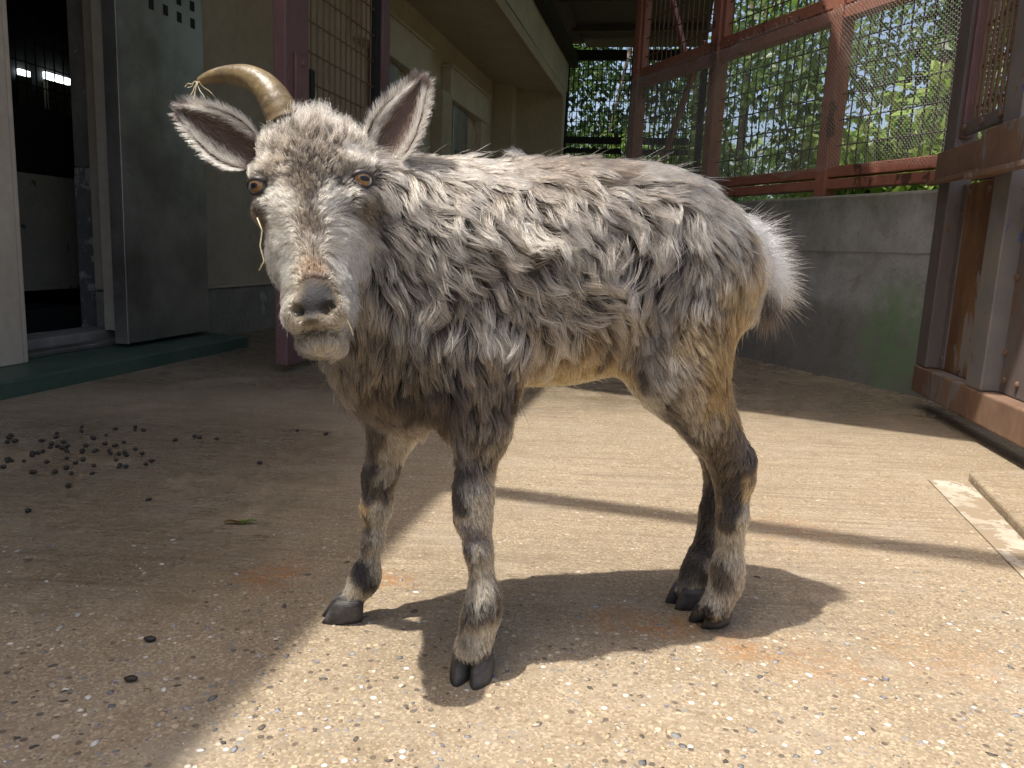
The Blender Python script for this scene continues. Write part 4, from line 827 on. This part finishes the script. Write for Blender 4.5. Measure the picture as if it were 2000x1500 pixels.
nn_ = N('amber_iris'); M['iris'] = nn_.fin(nn_.mix(nn_.ramp(nn_.noise(400, 4), .35, .65), (.27, .155, .055), (.14, .07, .022)), .3)
nn_ = N('cornea'); nn_.b.inputs['Transmission Weight'].default_value = 1; nn_.b.inputs['IOR'].default_value = 1.2; M['cornea'] = nn_.fin((1, 1, 1), .02)
eye(1); eye(-1)
# --- hooves: two claws each
nn_ = N('hoof_horn'); a_ = nn_.noise(40, 7, .65); M['hoof'] = nn_.fin(nn_.mix(nn_.ramp(a_, .3, .7), (.022, .020, .020), (.10, .095, .09)), .58, 0, nn_.noise(9, 6, .7, nn_.mapping((8, 8, 60))), .6, .003)
def hoof(px, py, toe, cor, ln=.056, wd=.029, ht=.036, gap=.0112):
    """px,py: ground pixel under the middle of the hoof; cor: world point of the coronet"""
    c = gz(px, py); tv = np.array([*toe, 0.]); tv /= np.linalg.norm(tv); sv_ = np.array([-tv[1], tv[0], 0]); e = None
    hp_ = empty('hoof', None); hp_.parent = goat; hp_.location = tuple(c-GOFF)
    for s in (-1, 1):
        v = []; f = []; NU, NV = 20, 6
        for j in range(NV):
            t = j/(NV-1); z = ht*t
            top = np.asarray(cor)-c; cx = (top@tv)*t*1.0; cy = (top@sv_)*t
            hl = ln*.5*(1-.30*t)*(1-.25*max(0, t-.8)*2); hwid = wd*.5*(1-.05*t+.12*math.sin(3.1*t))
            for k in range(NU):
                q = 2*math.pi*k/NU; x = math.cos(q); y = math.sin(q); x = math.copysign(abs(x)**.8, x); yy = y*(1-.35*max(0, x)**2)
                if y*s < 0: yy *= .75
                v.append(tv*(cx+hl*x)+sv_*(cy+s*gap*(1-.15*t)+hwid*yy)+np.array([0, 0, z]))
        for j in range(NV-1):
            for k in range(NU): f.append((j*NU+k, j*NU+(k+1) % NU, (j+1)*NU+(k+1) % NU, (j+1)*NU+k))
        f.append(tuple(range(NU))[::-1]); f.append(tuple(range((NV-1)*NU, NV*NU))); mesh('claw', v, f, M['hoof'], hp_, True)
hoof(920, 1322, (-.22, -.97), at(925, 1272, .892)); hoof(668, 1207, (-.97, -.25), at(682, 1180, 1.02), ln=.056, wd=.022, gap=.010)
hoof(1384, 1212, (-.75, -.55), at(1394, 1190, 1.042)); hoof(1338, 1178, (-.85, -.4), at(1345, 1158, 1.112))

# ------------------------------------------------------------------ small things on the floor
pv = []
for k in range(3):
    bm = bmesh.new(); bmesh.ops.create_icosphere(bm, subdivisions=2, radius=1)
    for q in bm.verts: q.co = Vector((q.co.x*(1+.35*(k == 1)), q.co.y*.8, q.co.z*.72))*(1+.06*math.sin(q.co.x*5+k)) if q.co.x > -.3 else Vector((q.co.x*1.15, q.co.y*.6, q.co.z*.6))
    me = bpy.data.meshes.new('dung_pellet'); bm.to_mesh(me); bm.free(); me.shade_smooth(); me.materials.append(M['dung']); pv.append(me)
spots = [(22, 853), (112, 848), (160, 836), (160, 845), (264, 836), (280, 843), (207, 852), (342, 862), (380, 855), (424, 859), (580, 843), (637, 850), (508, 907), (290, 978), (134, 952), (55, 1001), (6, 915), (67, 925), (140, 927), (180, 927), (232, 915), (246, 914), (285, 909), (296, 903), (390, 857)]
spots += [(float(np.clip(rng.normal(155, 70), 15, 300)), float(np.clip(rng.normal(880, 20), 840, 925))) for _ in range(52)]
for i, (px, py) in enumerate(spots):
    q = gz(px, py); s = rng.uniform(.0050, .0070); o = link(bpy.data.objects.new('dung_pellet', pv[i % 3])); o.location = (q[0], q[1], s*.66); o.scale = (s, s, s); o.rotation_euler = (0, 0, rng.uniform(0, 6.28))
    tag(o, 'small black dung pellet scattered on the shaded wet concrete', 'dung pellet', 'dung pellets on the concrete floor')
for (px, py, lab) in ((292, 1253, 'dark stone lying on the concrete in front of the puddle'), (255, 1331, 'dark chip of stone on the bare aggregate')):
    q = gz(px, py); o = link(bpy.data.objects.new('stone_chip', pv[1])); o.location = (q[0], q[1], .004); o.scale = (.007, .006, .005); tag(o, lab, 'stone')
def leaf_on_floor():
    a, b_ = gz(437, 1024), gz(500, 1022); ax = (b_-a); L = np.linalg.norm(ax); ax /= L; sd = np.array([-ax[1], ax[0], 0]); v = []; f = []; c = []
    for i in range(13):
        s = i/12; wv = .008*math.sin(math.pi*s)**.7*(1+.2*math.sin(s*14))
        for t in (-1, 0, 1): v.append(a+ax*L*s+sd*wv*t+np.array([0, 0, .003+.002*abs(t)+.0025*math.sin(s*9)])); c.append((.14, .09, .03) if s < .55 else (.13, .22, .03))
    for i in range(12):
        for t in (0, 1): f.append((i*3+t, i*3+t+1, i*3+t+4, i*3+t+3))
    o = mesh('fallen_leaf', v, f, M['leaf'], None, True); setcol(o, np.array(c)); tag(o, 'curled brown and green leaf lying on the wet concrete', 'leaf')
leaf_on_floor()
sm = MB()
for k in range(7):
    p0 = at(389, 160, .897); a = rng.uniform(0, 6.28); pts = [p0+np.array([rng.uniform(-.004, .004), -.004, 0])]
    dv_ = np.array([math.cos(a)*.5+.15, -.1, math.sin(a)*.6-.55])
    for j in range(5): pts.append(pts[-1]+dv_*.0042+rng.standard_normal(3)*.0012)
    sm.add(*tube_vf(pts, .0004, 5))
o = sm.build('straw_wisp', M['straw']); tag(o, 'pale wisp of dry straw hanging from the horn tip', 'straw')
for nm, pts, lab in (('straw', [(676, 622), (685, 640), (690, 655)], 'short pale straw sticking to the chin fur'), ('hay_strand', [(502, 425), (512, 450), (508, 480), (516, 510), (506, 528)], 'thin curly hay strand hanging beside the cheek')):
    tube(nm, [at(px, py, .765 if nm == 'straw' else .80) for px, py in pts], .0007, M['straw']); tag(bpy.data.objects[nm], lab, 'straw')
